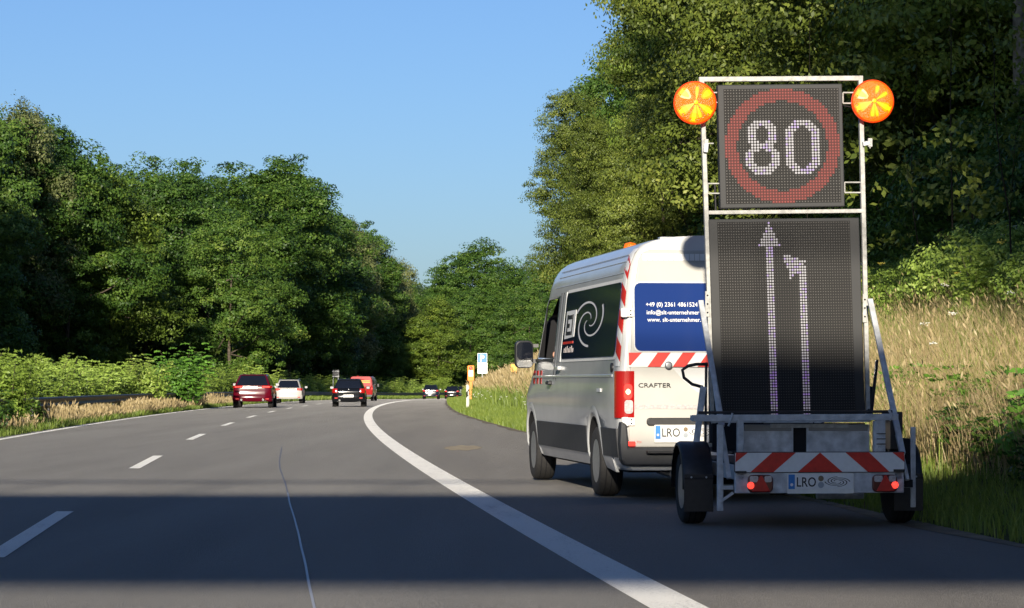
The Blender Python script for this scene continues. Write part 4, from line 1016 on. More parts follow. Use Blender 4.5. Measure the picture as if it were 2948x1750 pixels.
def red_van():
    X, Y = -12.2, 215
    t = thing('delivery_van', 'bright red van with yellow stripes partly hidden by the black hatchback', 'van', (X, Y, float(Gz(Y))), -.035)
    b = MB(); hw = .95; sec = [(.90, .32), (.97, .45), (1, .9), (.99, 1.15), (.93, 1.75), (.86, 1.92), (.70, 1.98)]
    V = []; F = []; n = len(sec) * 2; stn = [(0, .95, 1), (.05, 1, 1), (3.4, 1, 1), (3.9, .98, .82), (4.3, .97, .62), (4.9, .85, .5)]
    for y, s, k in stn:
        row = [(x * s * hw, y + (.06 * max(0, z - 1.1) if y < .1 else 0), z if z < .9 else .9 + (z - .9) * (k * 1.98 - .9 if k < 1 else 1.08) / 1.08) for x, z in sec]
        V += row + [(-x, y_, z_) for x, y_, z_ in reversed(row)]
    for i in range(len(stn) - 1):
        for j in range(n): a = i * n + j; c = i * n + (j + 1) % n; F.append((a, c, c + n, a + n))
    for bs in (0, (len(stn) - 1) * n):
        for j in range(len(sec) - 1): F.append((bs + j, bs + j + 1, bs + n - 2 - j, bs + n - 1 - j))
    b.add(V, F, P_red); b.build('body', t, bevel=.03)
    b = MB(); b.box((0, .04, 1.72), (.5, .03, .06), P_red); b.lathe([(.08, 0), (.08, .06), (.001, .07)], (-.3, .5, 1.97), 'z', P_red, 12); b.build('roof_lamp', t)
    b = MB()
    for z in (1.50, 1.62): b.box((.18, .01, z), (1.1, .012, .07), M_yelcap)
    b.build('yellow_stripe', t)
    b = MB(); b.box((.93, 2.2, 1.50), (.05, 2.6, .42), M_glass); b.build('side_window', t)
    b = MB(); b.box((0, -.04, .42), (1.86, .12, .2), M_black); b.build('bumper', t, bevel=.03)
    for s in (-1, 1):
        b = MB(); b.box((s * .88, .0, 1.05), (.13, .04, .42), M_redlens); tl = b.build('tail_lamp', t, bevel=.01)
        b = MB(); b.box((s * .88, -.024, 1.0), (.08, .01, .14), M_redlit); b.build('bulb', tl)
        b = MB(); b.box((s * 1.08, 3.6, 1.25), (.2, .1, .28), M_black); b.build('mirror', t, bevel=.03)
        for y in (.95, 4.0): wheel(t, (s * .84, y, .33), .33, .22, s)
    b = MB(); b.box((.0, -.01, .62), (.52, .02, .11), M_white); b.build('number_plate', t)
    b = MB(); b.box((.005, .035, 1.2), (.012, .03, 1.4), M_dark); b.build('door_seam', t)
red_van()

# ------------------------------------------------------------------ roadside furniture
def delineator():
    X, Y = -1.86, 112; z = Hs(X, Y) - .05
    t = thing('delineator_post', 'white roadside marker post with black band at the grass edge', 'marker post', (X, Y, z), .05)
    b = MB(); pr = [(-.06, 0), (.0, -.05), (.06, 0), (.06, .06), (-.06, .06)]
    n = 5; V = [(x, y, 0) for x, y in pr] + [(x, y, 1.14 - (.05 if x > 0 else 0)) for x, y in pr]
    b.add(V, [tuple(range(n)), tuple(range(2 * n - 1, n - 1, -1))] + [(k, (k + 1) % n, n + (k + 1) % n, n + k) for k in range(n)], M_whitep); b.build('post', t)
    b = MB()
    V = [(x * 1.03, y * 1.03 - .001, .66 + x * 1.2) for x, y in pr] + [(x * 1.03, y * 1.03 - .001, .90 + x * 1.2) for x, y in pr]
    b.add(V, [tuple(range(n)), tuple(range(2 * n - 1, n - 1, -1))] + [(k, (k + 1) % n, n + (k + 1) % n, n + k) for k in range(n)], M_txtk); b.build('black_band', t)
    b = MB(); b.box((.02, -.045, .79), (.045, .006, .17), M_white, Matrix.Rotation(.6, 3, 'Z')); b.build('reflector', t)
delineator()
def call_post():
    X, Y = -2.32, 150; z = Hs(X, Y) - .1
    t = thing('emergency_call_post', 'orange roadside emergency telephone post behind the white marker post', 'emergency phone', (X, Y, z), .03)
    top = CAM_H + 38 / 43.3 - z
    b = MB(); b.box((0, 0, (top - .85) / 2), (.17, .17, top - .85), M_orange); b.build('pillar', t, bevel=.02)
    b = MB(); b.prism(rrect(-.19, .19, top - .88, top, .06), -.14, .14, M_orange); h = b.build('housing', t, bevel=.02)
    b = MB(); b.prism(rrect(-.125, .125, top - .62, top - .28, .02), -.146, -.141, M_white); b.box((.03, -.15, top - .42), (.02, .004, .12), M_txtk); b.build('notice', h)
    b = MB()
    b.lathe([(.10, -.145), (.085, -.155), (.085, -.150), (.05, -.146)], (0, 0, top - .15), 'y', M_redoff, 20); b.lathe([(.035, -.146), (.001, -.15)], (0, 0, top - .15), 'y', M_redoff, 12); b.build('speaker_ring', h)
call_post()
def p_sign():
    X, Y = -1.84, 165; z = Hs(X, Y) - .1
    t = thing('parking_sign', 'blue and white P sign with two white plates below, on a thin post', 'road sign', (X, Y, z), .02)
    top = CAM_H + 68 / 39.4 - z
    b = MB(); b.tube([(0, .04, 0), (0, .04, top - .02)], .035, M_galv, 10); b.build('post', t)
    b = MB(); b.prism(rrect(-.30, .30, top - .60, top, .03), -.012, .0, M_white); s = b.build('sign_board', t)
    b = MB(); b.prism(rrect(-.275, .275, top - .575, top - .025, .02), -.016, -.0125, M_blue); b.build('blue_field', s)
    text_obj('P', .40, 1.0, M_text, s, (-.14, -.018, top - .50), bold=.03, width=.27, name='letter_p')
    for k, (za, zb) in enumerate(((top - .93, top - .61), (top - 1.27, top - .94))):
        b = MB(); b.prism(rrect(-.30, .32, za, zb, .02), -.012, .0, M_white); p = b.build('sub_plate', t)
        b = MB(); b.box((-.05, -.0135, (za + zb) / 2 + .02), (.40, .002, .035), M_rim); b.box((0, -.0135, za + .08), (.12, .002, .03), M_rim); b.build('plate_text', p)
p_sign()
def marker():
    X, Y = .12, 118; z = CAM_H + (930 - 914) / 6500 * Y - 1.2
    t = thing('pipeline_marker', 'yellow-orange marker post among tall dry grass beside the van mirror', 'marker post', (X, Y, z))
    b = MB(); b.tube([(0, 0, 0), (0, 0, 1.3)], .09, M_orange, 12); b.build('post', t)
    b = MB(); b.box((-.03, 0, 1.48), (.30, .3, .36), M_yelcap); b.build('cap', t, bevel=.02)
marker()
def back_sign():
    Y = 262; X = (827 - 1250) / 6500 * Y - .3; z = float(Gz(Y))
    t = thing('small_road_sign', 'grey back of a small road sign above the shrubs left of the red van', 'road sign', (X, Y, z))
    b = MB()
    for x in (-.25, .25): b.tube([(x, .05, 0), (x, .05, 2.95)], .04, M_galv, 8)
    b.build('post', t)
    b = MB(); b.box((0, 0, 2.55), (.66, .03, .75), M_rail); b.build('sign_board', t)  # dark board colour stands in for shade on the sign's back
    b = MB(); b.box((0, -.02, 2.3), (.66, .02, .05), M_rim); b.box((0, -.02, 2.8), (.66, .02, .05), M_rim); b.build('back_rail', t)
back_sign()

def guardrail():
    t = thing('guardrail', 'weathered dark steel guardrail along the left edge of the road', 'guardrail')
    RO = -9.1; Ys = np.concatenate([np.arange(20, 430, 4.)])
    prof = [(-.0, .0), (.05, .03), (.05, .08), (-.02, .12), (-.02, .18), (.05, .22), (.05, .27), (0, .30)]
    V = []
    for Y in Ys:
        x = float(Xw(Y)) + RO; z = float(Gz(Y)) + .45
        for dx, dz in prof: V.append((x + dx, Y, z + dz))
    b = MB(); n = len(prof); b.add(V, [(i * n + j, i * n + j + 1, (i + 1) * n + j + 1, (i + 1) * n + j) for i in range(len(Ys) - 1) for j in range(n - 1)], M_rail, True)
    r = b.build('rail', t); q = r.modifiers.new('s', 'SOLIDIFY'); q.thickness = .006
    me = None
    for Y in list(np.arange(48, 200, 4.)) + list(np.arange(200, 430, 8.)):
        if me is None:
            b = MB(); b.box((0, 0, .35), (.06, .10, .75), M_rail); o = b.build('post', t); me = o.data
        else: o = link('post', me, t)
        o.location = (float(Xw(Y)) + RO - .08, Y, float(Gz(Y)))
guardrail()

# ------------------------------------------------------------------ foliage
NR = np.random.default_rng(11)
def unit(v): return v / np.maximum(1e-6, np.linalg.norm(v, axis=-1, keepdims=True))
def leaf_mesh(name, P, N, size, tint, m, asp=.55, tdir=None, fold=.0):
    """one bent leaf (2 tris sharing a midrib -> quad) per point"""
    n = len(P); r = NR.normal(size=(n, 3)) if tdir is None else tdir
    T = unit(np.cross(N, r) if tdir is None else r - N * (r * N).sum(-1, keepdims=True)); B = np.cross(N, T)
    s = size[:, None]
    V = np.stack([P - T * s * .5, P + B * s * asp * .5 + T * s * .05 + N * s * fold, P + T * s * .5, P - B * s * asp * .5 + T * s * .05 + N * s * fold], 1).reshape(-1, 3)
    me = bpy.data.meshes.new(name); me.vertices.add(4 * n); me.vertices.foreach_set('co', V.astype(np.float32).ravel())
    me.loops.add(4 * n); me.loops.foreach_set('vertex_index', np.arange(4 * n, dtype=np.int32))
    me.polygons.add(n); me.polygons.foreach_set('loop_start', np.arange(0, 4 * n, 4, dtype=np.int32)); me.polygons.foreach_set('loop_total', np.full(n, 4, np.int32))
    a = me.attributes.new('tint', 'FLOAT', 'FACE'); a.data.foreach_set('value', tint.astype(np.float32))
    me.materials.append(m); me.update(calc_edges=True); return me

def crown_points(lobes, nclump, per, cr, lsize, seed, droop=0.0, flat=.55, inner=.25, spray=.0):
    """leaf clumps over the surface of several lobes; returns P,N,size,tint,clump centres"""
    g = np.random.default_rng(seed); L = np.array(lobes, float)
    wgt = L[:, 3] * L[:, 4] + L[:, 4] * L[:, 5]; wgt = wgt / wgt.sum()
    li = g.choice(len(L), nclump, p=wgt); d = unit(g.normal(size=(nclump, 3)) + [0, 0, .15])
    rad = np.where(g.random(nclump) < inner, g.uniform(.35, .8, nclump), g.uniform(.84, 1.08, nclump) + (g.random(nclump) < .06) * .12)
    cc = L[li, :3] + d * L[li, 3:6] * rad[:, None]
    ok = np.ones(nclump, bool)
    for k, l in enumerate(L):
        q = (((cc - l[:3]) / l[3:6]) ** 2).sum(-1) < .62; ok &= ~(q & (li != k) & (rad > .82))
    cc, d, rad = cc[ok], d[ok], rad[ok]; nc = len(cc)
    cs = cr * g.uniform(.55, 1.35, nc); ctint = g.normal(.43, .13, nc)
    ci = np.repeat(np.arange(nc), per); n = len(ci)
    u = unit(g.normal(size=(n, 3))); rr = g.uniform(.35, 1.0, n) ** .6
    off = u * rr[:, None] * cs[ci][:, None]; off[:, 2] *= flat
    hor = d[ci].copy(); hor[:, 2] = 0
    ex = (off * unit(hor)).sum(-1); off += unit(hor) * (ex * spray)[:, None]
    off[:, 2] -= droop * np.hypot(off[:, 0], off[:, 1])
    P = cc[ci] + off
    N = unit(u * .6 + d[ci] * .5 + np.array([0, -.22, .22]) + g.normal(size=(n, 3)) * .42)
    size = lsize * g.uniform(.65, 1.3, n); tint = np.clip(ctint[ci] + g.normal(0, .10, n), 0, 1)
    return P, N, size, tint, cc

def trunk_mb(h, r, lobes, m, seed, nl=7, top=.8):
    g = random.Random(seed); b = MB(); pts = []; x = y = 0
    for k in range(7):
        z = h * top * k / 6; pts.append((x, y, z)); x += g.uniform(-.15, .15); y += g.uniform(-.15, .15)
    b.tube(pts, [r * (1.25 if k == 0 else 1) * (1 - .13 * k) for k in range(7)], m, 9)
    for k in range(nl):
        l = lobes[k % len(lobes)]; i = g.randint(2, 5); p = Vector(pts[i])
        q = Vector((l[0] + g.uniform(-.5, .5) * l[3], l[1] + g.uniform(-.5, .5) * l[4], l[2] + g.uniform(-.3, .4) * l[5]))
        mid = (p + q) / 2 + Vector((g.uniform(-.4, .4), g.uniform(-.4, .4), -.3))
        b.tube([p, mid, q], [r * .42, r * .26, r * .08], m, 6)
    return b

def rand_lobes(seed, h, base, R, n=9):
    g = random.Random(seed); L = [(0, 0, base + (h - base) * .52, R * .75, R * .75, (h - base) * .48)]
    for k in range(n):
        a = 2 * math.pi * (k * .618 + g.random() * .2); v = (k + .5) / n
        rr = R * (.30 + .5 * math.sin(math.pi * min(.92, v * .85 + .12))); z = base + (h - base) * (.10 + .80 * v)
        s = R * g.uniform(.34, .55); L.append((math.cos(a) * rr, math.sin(a) * rr, z, s, s, s * g.uniform(.7, .95)))
    return L

PROTO = {}
def tree_proto(key, h, base, R, seed, nclump, per, cr, ls, m, bark, n=9, **kw):
    L = rand_lobes(seed, h, base, R, n)
    P, N, s, t, cc = crown_points(L, nclump, per, cr, ls, seed, **kw)
    me = leaf_mesh('crown', P, N, s, t, m)
    tm = trunk_mb(h, .011 * h, L, bark, seed).build('trunk').data
    bpy.data.objects.remove(bpy.data.objects[[o.name for o in C.objects if o.data == tm][0]])
    PROTO[key] = (me, tm)
for k, (h, base, R, n) in enumerate([(22, 1.5, 5.2, 11), (24, 2.5, 4.8, 12), (20, 1, 5.6, 10), (23, 3, 4.4, 13), (21, 2, 5.0, 10)]):
    tree_proto('far%d' % k, h, base, R, 20 + k, 620, 84, .95, .27, M_leaf if k != 3 else M_leaf, M_bark, n)
tree_proto('yel', 17, 2, 4.6, 41, 560, 84, .95, .27, M_leaf_y, M_bark, 9)
tree_proto('wil', 21, 4, 4.4, 47, 560, 74, 1.0, .26, M_willow, M_bark_p, 10, droop=.5, flat=.8)
tree_proto('near0', 21, 3.0, 4.6, 61, 1050, 112, .75, .165, M_leaf_o, M_bark, 13, droop=.25, spray=.5)
tree_proto('near1', 23, 2.5, 4.8, 62, 1100, 112, .75, .165, M_leaf_y, M_bark_p, 14, droop=.3, spray=.5)
tree_proto('near2', 18, 1.5, 4.4, 63, 1000, 112, .75, .165, M_leaf_o, M_bark, 12, droop=.2, spray=.4)

tree_proto('high', 27, 9.5, 5.6, 81, 620, 60, 1.1, .40, M_leaf, M_bark, 11)
def tree(key, X, Y, sc=1.0, rz=0.0, label='', group=None, name='broadleaf_tree', sx=1.0, dz=0.0, crown_label=None):
    me, tm = PROTO[key]
    t = thing(name, label, 'tree', (X, Y, Hs(X, Y) - .2 + dz), rz, group); t.scale = (sc * sx, sc * sx, sc)
    link('trunk', tm, t); c = link('crown', me, t)
    return t
def at(px, Y): return (px - 1250) / 6500. * Y

# --- forest to the left: front row singled out, rows behind share a description
frontL = [ # px, Y, proto, scale, widen, label
 (-70, 186, 'far1', .86, 1.0, 'tall dark tree cut by the left edge of the photo'),
 (48, 200, 'wil', 1.06, .8, 'pale silvery-green tree near the left edge, behind the tall dark tree'),
 (165, 205, 'far2', .98, 1.0, 'dark green tree left of the yellowish tree in the left forest'),
 (265, 212, 'yel', 1.06, 1.0, 'yellowish-green tree in the left forest near the photo edge'),
 (350, 236, 'far0', .96, 1.0, 'round-topped green tree just right of the yellowish tree in the left forest'),
 (455, 236, 'far4', .98, 1.1, 'bright green spreading tree at the middle of the left forest edge'),
 (560, 226, 'far2', .80, 1.05, 'low-branched bright green tree hanging forward over the thicket, above the red SUV'),
 (600, 264, 'far3', 1.0, 1.2, 'tall green tree rising behind the low-branched tree above the red SUV'),
 (700, 285, 'far1', 1.08, 1.2, 'highest tree of the left forest, its top beside open sky'),
 (762, 318, 'far0', 1.0, .95, 'dark tree on the right shoulder of the left forest'),
 (845, 345, 'wil', 1.10, 1.0, 'pale yellowish tree standing above the black hatchback'),
 (905, 372, 'far3', 1.05, 1.0, 'shorter dark tree above the red van'),
 (955, 392, 'wil', .98, .9, 'last pale tree at the right end of the left forest'),
]
for i, (px, Y, k, sc, sx, lb) in enumerate(frontL): tree(k, at(px, Y), Y, sc, i * 1.3, lb, sx=sx)
g = random.Random(5)
for i in range(34):
    u = i / 33; Y = 190 + 225 * u + g.uniform(-4, 4); px = 40 + 860 * u ** .85
    X = at(px, Y) - g.uniform(2, 6); kk = g.choice(['far0', 'far1', 'far2', 'far4']); tree(kk, X, Y + 6, g.uniform(.88, 1.02) * (1 - .18 * max(0, u - .75) * 4), g.uniform(0, 6), 'dark green broadleaf tree deep in the left forest behind its front row', 'trees deep in the left forest', sx=1.1)
for i in range(26):
    u = i / 25; Y = 200 + 215 * u; px = 20 + 900 * u ** .85
    X = at(px, Y) - g.uniform(12, 17); tree(g.choice(['far0', 'far1', 'far3']), X, Y + 10, g.uniform(.85, 1.0) * (1 - .2 * max(0, u - .75) * 4), g.uniform(0, 6), 'dark green broadleaf tree deep in the left forest behind its front row', 'trees deep in the left forest', sx=1.15)
for i, (px, Y, sc) in enumerate(((120, 226, .97), (205, 232, .99), (300, 250, 1.02), (385, 256, 1.02), (470, 262, 1.04), (540, 272, 1.10), (640, 286, 1.16), (690, 300, 1.20), (735, 318, 1.22), (790, 345, 1.14), (830, 365, 1.10), (880, 392, 1.06), (930, 412, .98))):
    tree(['far2', 'far0', 'far4'][i % 3], at(px, Y), Y, sc, i * 2.3, 'dark green broadleaf tree deep in the left forest behind its front row', 'trees deep in the left forest', sx=1.12)
# trees left of the frame whose shadow lies over the lower forest
for i in range(16):
    Y = 40 + i * 9.5 + g.uniform(-2, 2); X = min(-.192 * Y - 9.5, -30 - 0.08 * (Y - 40)) - g.uniform(0, 3) - 5
    tree(g.choice(['far0', 'far1', 'far2', 'far4']), X, Y, g.uniform(.9, 1.05), g.uniform(0, 6), 'broadleaf tree outside the photo to the left', 'trees left of the view')

# --- middle distance beyond the bend
mid = [
 (1110, 430, 'far0', 1.02, 1.1, 'left shoulder of the big round tree group behind the bend'),
 (1180, 440, 'far1', 1.08, 1.25, 'tallest rounded tree behind the bend, straight above the P sign'),
 (1262, 432, 'far2', 1.12, 1.1, 'dark green tree right of the tallest rounded tree behind the bend'),
 (1330, 400, 'far4', .98, 1.1, 'dark tree behind the bend, just left of the van mirror'),
 (1000, 400, 'yel', .84, .95, 'yellowish tree at the foot of the gap between the forests'),
 (1068, 378, 'yel', .84, 1.1, 'brightest yellow-green tree, above the farthest cars'),
 (1150, 398, 'far2', .80, 1.15, 'mid-green domed tree directly behind the P sign'),
 (1228, 396, 'far0', .74, 1.15, 'mid-green tree between the P sign and the van mirror'),
 (1020, 385, 'far3', .50, 1.2, 'low dark tree above the farthest cars, left of the yellow-green tree'),
 (950, 372, 'far2', .42, 1.3, 'low bushy tree at the right foot of the left forest'),
 (1290, 360, 'far2', .75, 1.1, 'green tree rising directly behind the van mirror'),
]
for i, (px, Y, k, sc, sx, lb) in enumerate(mid):
    tree(k, at(px, Y), Y, sc, 1 + i * 1.9, lb, sx=sx)
for i in range(22):
    px = 960 + i * 22; Y = 455 + g.uniform(0, 30)
    tree(g.choice(['far0', 'far1', 'far2']), at(px, Y), Y, g.uniform(.55, .7) if px < 1070 else g.uniform(.8, .95), g.uniform(0, 6), 'broadleaf tree in the woods behind the bend', 'trees in the woods behind the bend', sx=1.15)

# --- right forest on the bank
right = [
 (1408, 172, 'near0', .82, .8, 'dark-leaved tree whose branches reach furthest out against the sky on the right'),
 (1668, 146, 'wil', 1.06, .55, 'pale feathery tree whose tip stands against the sky at the top of the right wood'),
 (1490, 150, 'near2', .70, .85, 'green tree rising behind the roof of the van, left of its amber roof light'),
 (1712, 132, 'near1', .95, .85, 'light olive tree above the roof of the van'),
 (1760, 118, 'near0', 1.05, .9, 'tall green tree with top out of the photo, above the rear of the van'),
 (1715, 104, 'near1', .90, .72, 'yellow-green tree just left of the left amber lamp'),
 (1620, 100, 'near2', .55, .85, 'lower bushy tree directly behind the van roof'),
 (1840, 90, 'near0', .98, .9, 'tree behind the 80 panel, partly in shade'),
 (1900, 80, 'near2', .95, 1.0, 'shaded tree behind the arrow panel'),
 (2080, 74, 'near0', .95, .95, 'shaded tree behind the right amber lamp'),
 (2290, 66, 'near2', .95, .95, 'dark shaded tree right of the right amber lamp'),
 (2500, 60, 'near1', .9, .95, 'shaded tree at the right edge of the photo with few lit leaves'),
]
for i, (px, Y, k, sc, sx, lb) in enumerate(right):
    X = at(px, Y); tree(k, max(X, float(Edge(Y)) + 6.0), Y, sc, .5 + i * 2.1, lb, sx=sx)
for i in range(20):
    u = i / 19; Y = 62 + 130 * u; X = float(Edge(Y)) + (13 if Y < 130 else 17) + g.uniform(0, 4)
    tree(g.choice(['near0', 'near2']), X, Y, g.uniform(.9, 1.1), g.uniform(0, 6), 'dark tree deep inside the right-hand wood', 'trees deep in the right wood')
for i in range(12):
    Y = 190 + 16 * i; X = float(Edge(Y)) + 13 + g.uniform(0, 4)
    tree(g.choice(['far0', 'far1', 'far4']), X, Y, g.uniform(.8, .95), g.uniform(0, 6), 'tree of the right wood far along the road, hidden behind nearer trees', 'far trees of the right wood')

# --- shrubs: shoots with pinnate leaves
def shrub_proto(key, h, R, ns, nc, nl, ls, m, seed, filler=1400):
    g = np.random.default_rng(seed); P = []; N = []; T = []; s = []; tt = []
    sb = MB()
    for k in range(ns):
        a = g.uniform(0, 6.283); r0 = R * .35 * g.random(); b0 = np.array([math.cos(a) * r0, math.sin(a) * r0, 0.])
        ln = h * g.uniform(.6, 1.08); out = R * g.uniform(.2, .95); a2 = a + g.normal(0, .5)
        tip = b0 + np.array([math.cos(a2) * out, math.sin(a2) * out, ln]); tb = g.normal(.45, .13)
        if k % 3 == 0: sb.tube([tuple(b0), tuple((b0 + tip) / 2 + [0, 0, .1 * h]), tuple(tip)], [.018, .012, .004], M_bark, 5, False)
        for c in range(nc):
            u = .18 + .82 * (c + g.random() * .6) / nc; p = b0 * (1 - u) + tip * u; p[2] += math.sin(u * math.pi) * .08 * h
            an = c * 2.4 + g.random(); d = np.array([math.cos(an), math.sin(an), .55 - .2 * u]); d /= np.linalg.norm(d); L = ls * 3.4 * g.uniform(.7, 1.2) * (1.1 - .4 * u)
            side = np.cross(d, [0, 0, 1]); side /= np.linalg.norm(side)
            for q in range(nl):
                v = (q + 1) / nl; c_ = p + d * L * v + np.array([0, 0, -.35 * L * v * v]); sg = 1 if q % 2 else -1
                tdir = side * sg + d * .5; tdir /= np.linalg.norm(tdir)
                P.append(c_ + tdir * ls * .45); T.append(tdir); N.append(np.array([d[0] * .3, d[1] * .3 - .55, .55]) + g.normal(0, .30, 3)); s.append(ls * g.uniform(.8, 1.2)); tt.append(tb + g.normal(0, .08))
    if filler:
        u = unit(g.normal(size=(filler, 3))); rr = g.random(filler) ** .4
        F = u * rr[:, None] * np.array([R * .85, R * .85, h * .42]) + [0, 0, h * .42]; F = F[F[:, 2] > .02]; n = len(F)
        P = np.vstack([P, F]); N = np.vstack([N, unit(u[:n] + g.normal(size=(n, 3)) * .6 + [0, -.3, .3])]); T = np.vstack([T, g.normal(size=(n, 3))]); s = np.concatenate([s, ls * 1.2 * g.uniform(.7, 1.3, n)]); tt = np.concatenate([tt, g.normal(.36, .13, n)])
    me = leaf_mesh('foliage', np.array(P), unit(np.array(N)), np.array(s), np.clip(np.array(tt), 0, 1), m, asp=.42, tdir=np.array(T))
    o = sb.build('stems'); sm = o.data; bpy.data.objects.remove(o); PROTO[key] = (me, sm)
shrub_proto('sh0', 1.9, 1.25, 20, 12, 9, .13, M_shrub, 1)
shrub_proto('sh1', 1.6, 1.35, 22, 11, 9, .12, M_shrub, 2, 1700)
shrub_proto('sh2', 2.2, 1.1, 16, 14, 9, .14, M_shrub, 3, 1200)
shrub_proto('ail', 2.9, 1.5, 22, 15, 11, .15, M_ailant, 4, 1300)
shrub_proto('weed', .85, .5, 12, 7, 6, .10, M_ailant, 5, 240)
shrub_proto('dweed', 1.0, .6, 12, 8, 7, .10, M_leaf, 6, 320)
def shrub(key, X, Y, sc, rz, label, group=None, name='shrub', cat='shrub', sz=1.0):
    me, sm = PROTO[key]; t = thing(name, label, cat, (X, Y, Hs(X, Y) - .05), rz, group); t.scale = (sc, sc, sc * sz)
    link('stems', sm, t); link('foliage', me, t); return t
# big dark bushes under the trees
def bush_proto(key, h, R, seed, m, ls=.34, nc=150, per=40, cr=.8):
    L = [(0, 0, h * .5, R, R, h * .5)] + [(math.cos(a) * R * .6, math.sin(a) * R * .6, h * (.35 + .12 * (k % 3)), R * .5, R * .5, h * .33) for k, a in enumerate(np.linspace(0, 5.2, 6))]
    P, N, s, t, cc = crown_points(L, nc, per, cr, ls, seed); me = leaf_mesh('foliage', P, N, s, t, m)
    b = MB()
    for k in range(5): b.tube([(0, 0, 0), (math.cos(k * 1.25) * R * .3, math.sin(k * 1.25) * R * .3, h * .35), (math.cos(k * 1.25) * R * .6, math.sin(k * 1.25) * R * .6, h * .7)], [.06, .04, .015], M_bark, 5)
    o = b.build('stems'); PROTO[key] = (me, o.data); bpy.data.objects.remove(o)
bush_proto('bigbush', 5.0, 3.2, 71, M_leaf)
bush_proto('nearbush', 3.4, 2.2, 72, M_leaf, ls=.15, nc=260, per=60, cr=.5)

g = random.Random(9); SH = 'shrubs of the thicket behind the left guardrail'; LB = 'light green leafy shrub in the unbroken thicket behind the left guardrail'
Y = 42.
while Y < 420:
    st_ = 1.35 if Y < 110 else 1.9 if Y < 200 else 3.2
    fz = 1.0 if Y < 120 else 1.1 if Y < 200 else 1.25
    shrub(g.choice(['sh0', 'sh1', 'sh2']), float(Xw(Y)) - 10.55 - g.uniform(0, .5) - (1.0 if Y > 200 else 0), Y, g.uniform(.78, 1.02) * fz, g.uniform(0, 6.3), LB, SH)
    if g.random() < .75: shrub(g.choice(['sh0', 'sh2', 'sh1']), float(Xw(Y)) - 12.6 - g.uniform(0, 1.2), Y + st_ * .5, g.uniform(.85, 1.1) * fz, g.uniform(0, 6.3), LB, SH)
    Y += st_ * g.uniform(.8, 1.2)
shrub('ail', at(437, 124), 124, 1.0, .4, 'tallest bright green shrub with feathery leaves, left of the red SUV')
shrub('sh2', at(360, 112), 112, 1.08, 1.4, 'pointed light green shrub just left of the tallest feathery shrub')
shrub('sh2', at(20, 66), 66, .85, 2.4, 'shrub with an upright shoot at the left end of the thicket')
shrub('dweed', float(Xw(56)) - 8.75, 56, .75, .4, 'dark leafy plant growing over the guardrail near the left edge of the photo', name='roadside_plant', cat='plant')
shrub('dweed', float(Xw(62)) - 8.75, 62, .8, 2.4, 'leafy green plant in front of the guardrail, between the dry grass and the photo edge', name='roadside_plant', cat='plant')
BG = 'undergrowth bushes of the left forest'; BL = 'dark bush in the shaded undergrowth of the left forest'
for i in range(44):
    u = i / 43; Y = 180 + 230 * u; px = -40 + 1000 * u ** .85
    shrub('bigbush', at(px, Y) - g.uniform(0, 3) - 1, Y + g.uniform(-3, 3), g.uniform(.55, .8), g.uniform(0, 6), BL, BG, name='bush', cat='bush')
    if i % 2: shrub('bigbush', at(px, Y) - g.uniform(5, 10), Y + 12, g.uniform(.9, 1.3), g.uniform(0, 6), BL, BG, name='bush', cat='bush')
for i in range(20):
    px = 940 + i * 21; Y = 385 + g.uniform(0, 25)
    shrub('bigbush', at(px, Y), Y, g.uniform(.6, .95), g.uniform(0, 6), 'green bush at the foot of the woods behind the bend', 'bushes behind the bend', name='bush', cat='bush')
for i in range(26):
    Y = 34 + 6.0 * i + g.uniform(-1, 1); X = float(Edge(Y)) + 8.2 + g.uniform(0, 1.6)
    shrub('nearbush', X, Y, g.uniform(.6, .95), g.uniform(0, 6), 'green bush in the undergrowth along the foot of the right-hand wood', 'undergrowth bushes of the right wood', name='bush', cat='bush')
    shrub('nearbush', X + 3.5, Y + 2, g.uniform(1.1, 1.5), g.uniform(0, 6), 'dark bush in the shade inside the right-hand wood', 'bushes inside the right wood', name='bush', cat='bush')

# --- grasses
def blades(name, P, h, wd, lean, tint, m):
    n = len(P); g = np.random.default_rng(len(P)); a = g.uniform(0, math.pi, n); S_ = np.stack([np.cos(a), np.sin(a) * .4, np.zeros(n)], -1) * wd[:, None] / 2
    mid = P + lean * .35 * h[:, None] + np.array([0, 0, 1]) * (h * .6)[:, None]; tip = P + lean * h[:, None] + np.array([0, 0, 1]) * (h * .95)[:, None]
    V = np.stack([P - S_, P + S_, mid + S_ * .8, mid - S_ * .8, tip], 1).reshape(-1, 3)
    me = bpy.data.meshes.new(name); me.vertices.add(5 * n); me.vertices.foreach_set('co', V.astype(np.float32).ravel())
    idx = (np.arange(n)[:, None] * 5 + np.array([0, 1, 2, 3, 3, 2, 4])).astype(np.int32)
    me.loops.add(7 * n); me.loops.foreach_set('vertex_index', idx.ravel()); me.polygons.add(2 * n)
    st = np.stack([np.arange(n) * 7, np.arange(n) * 7 + 4], 1).astype(np.int32).ravel(); me.polygons.foreach_set('loop_start', st)
    me.polygons.foreach_set('loop_total', np.tile([4, 3], n).astype(np.int32))
    at_ = me.attributes.new('tint', 'FLOAT', 'FACE'); at_.data.foreach_set('value', np.repeat(np.clip(tint, 0, 1), 2).astype(np.float32))
    me.materials.append(m); me.update(calc_edges=True); return me
def scatter(n, y0, y1, o0, o1, base, seed, ypow=1.0):
    g = np.random.default_rng(seed); Y = y0 + (y1 - y0) * g.random(n) ** ypow; off = o0 + (o1 - o0) * g.random(n)
    X = base(Y) + off; return X, Y, off, g
def patchn(X, Y, k=.7, seed=0.):
    return (np.sin(X * k + seed) * np.cos(Y * k * .6 + seed * 2) + .6 * np.sin(X * k * 2.3 + Y * k * 1.7 + seed) + .4 * np.sin(Y * k * 3.1 - X * k * .9)) / 2
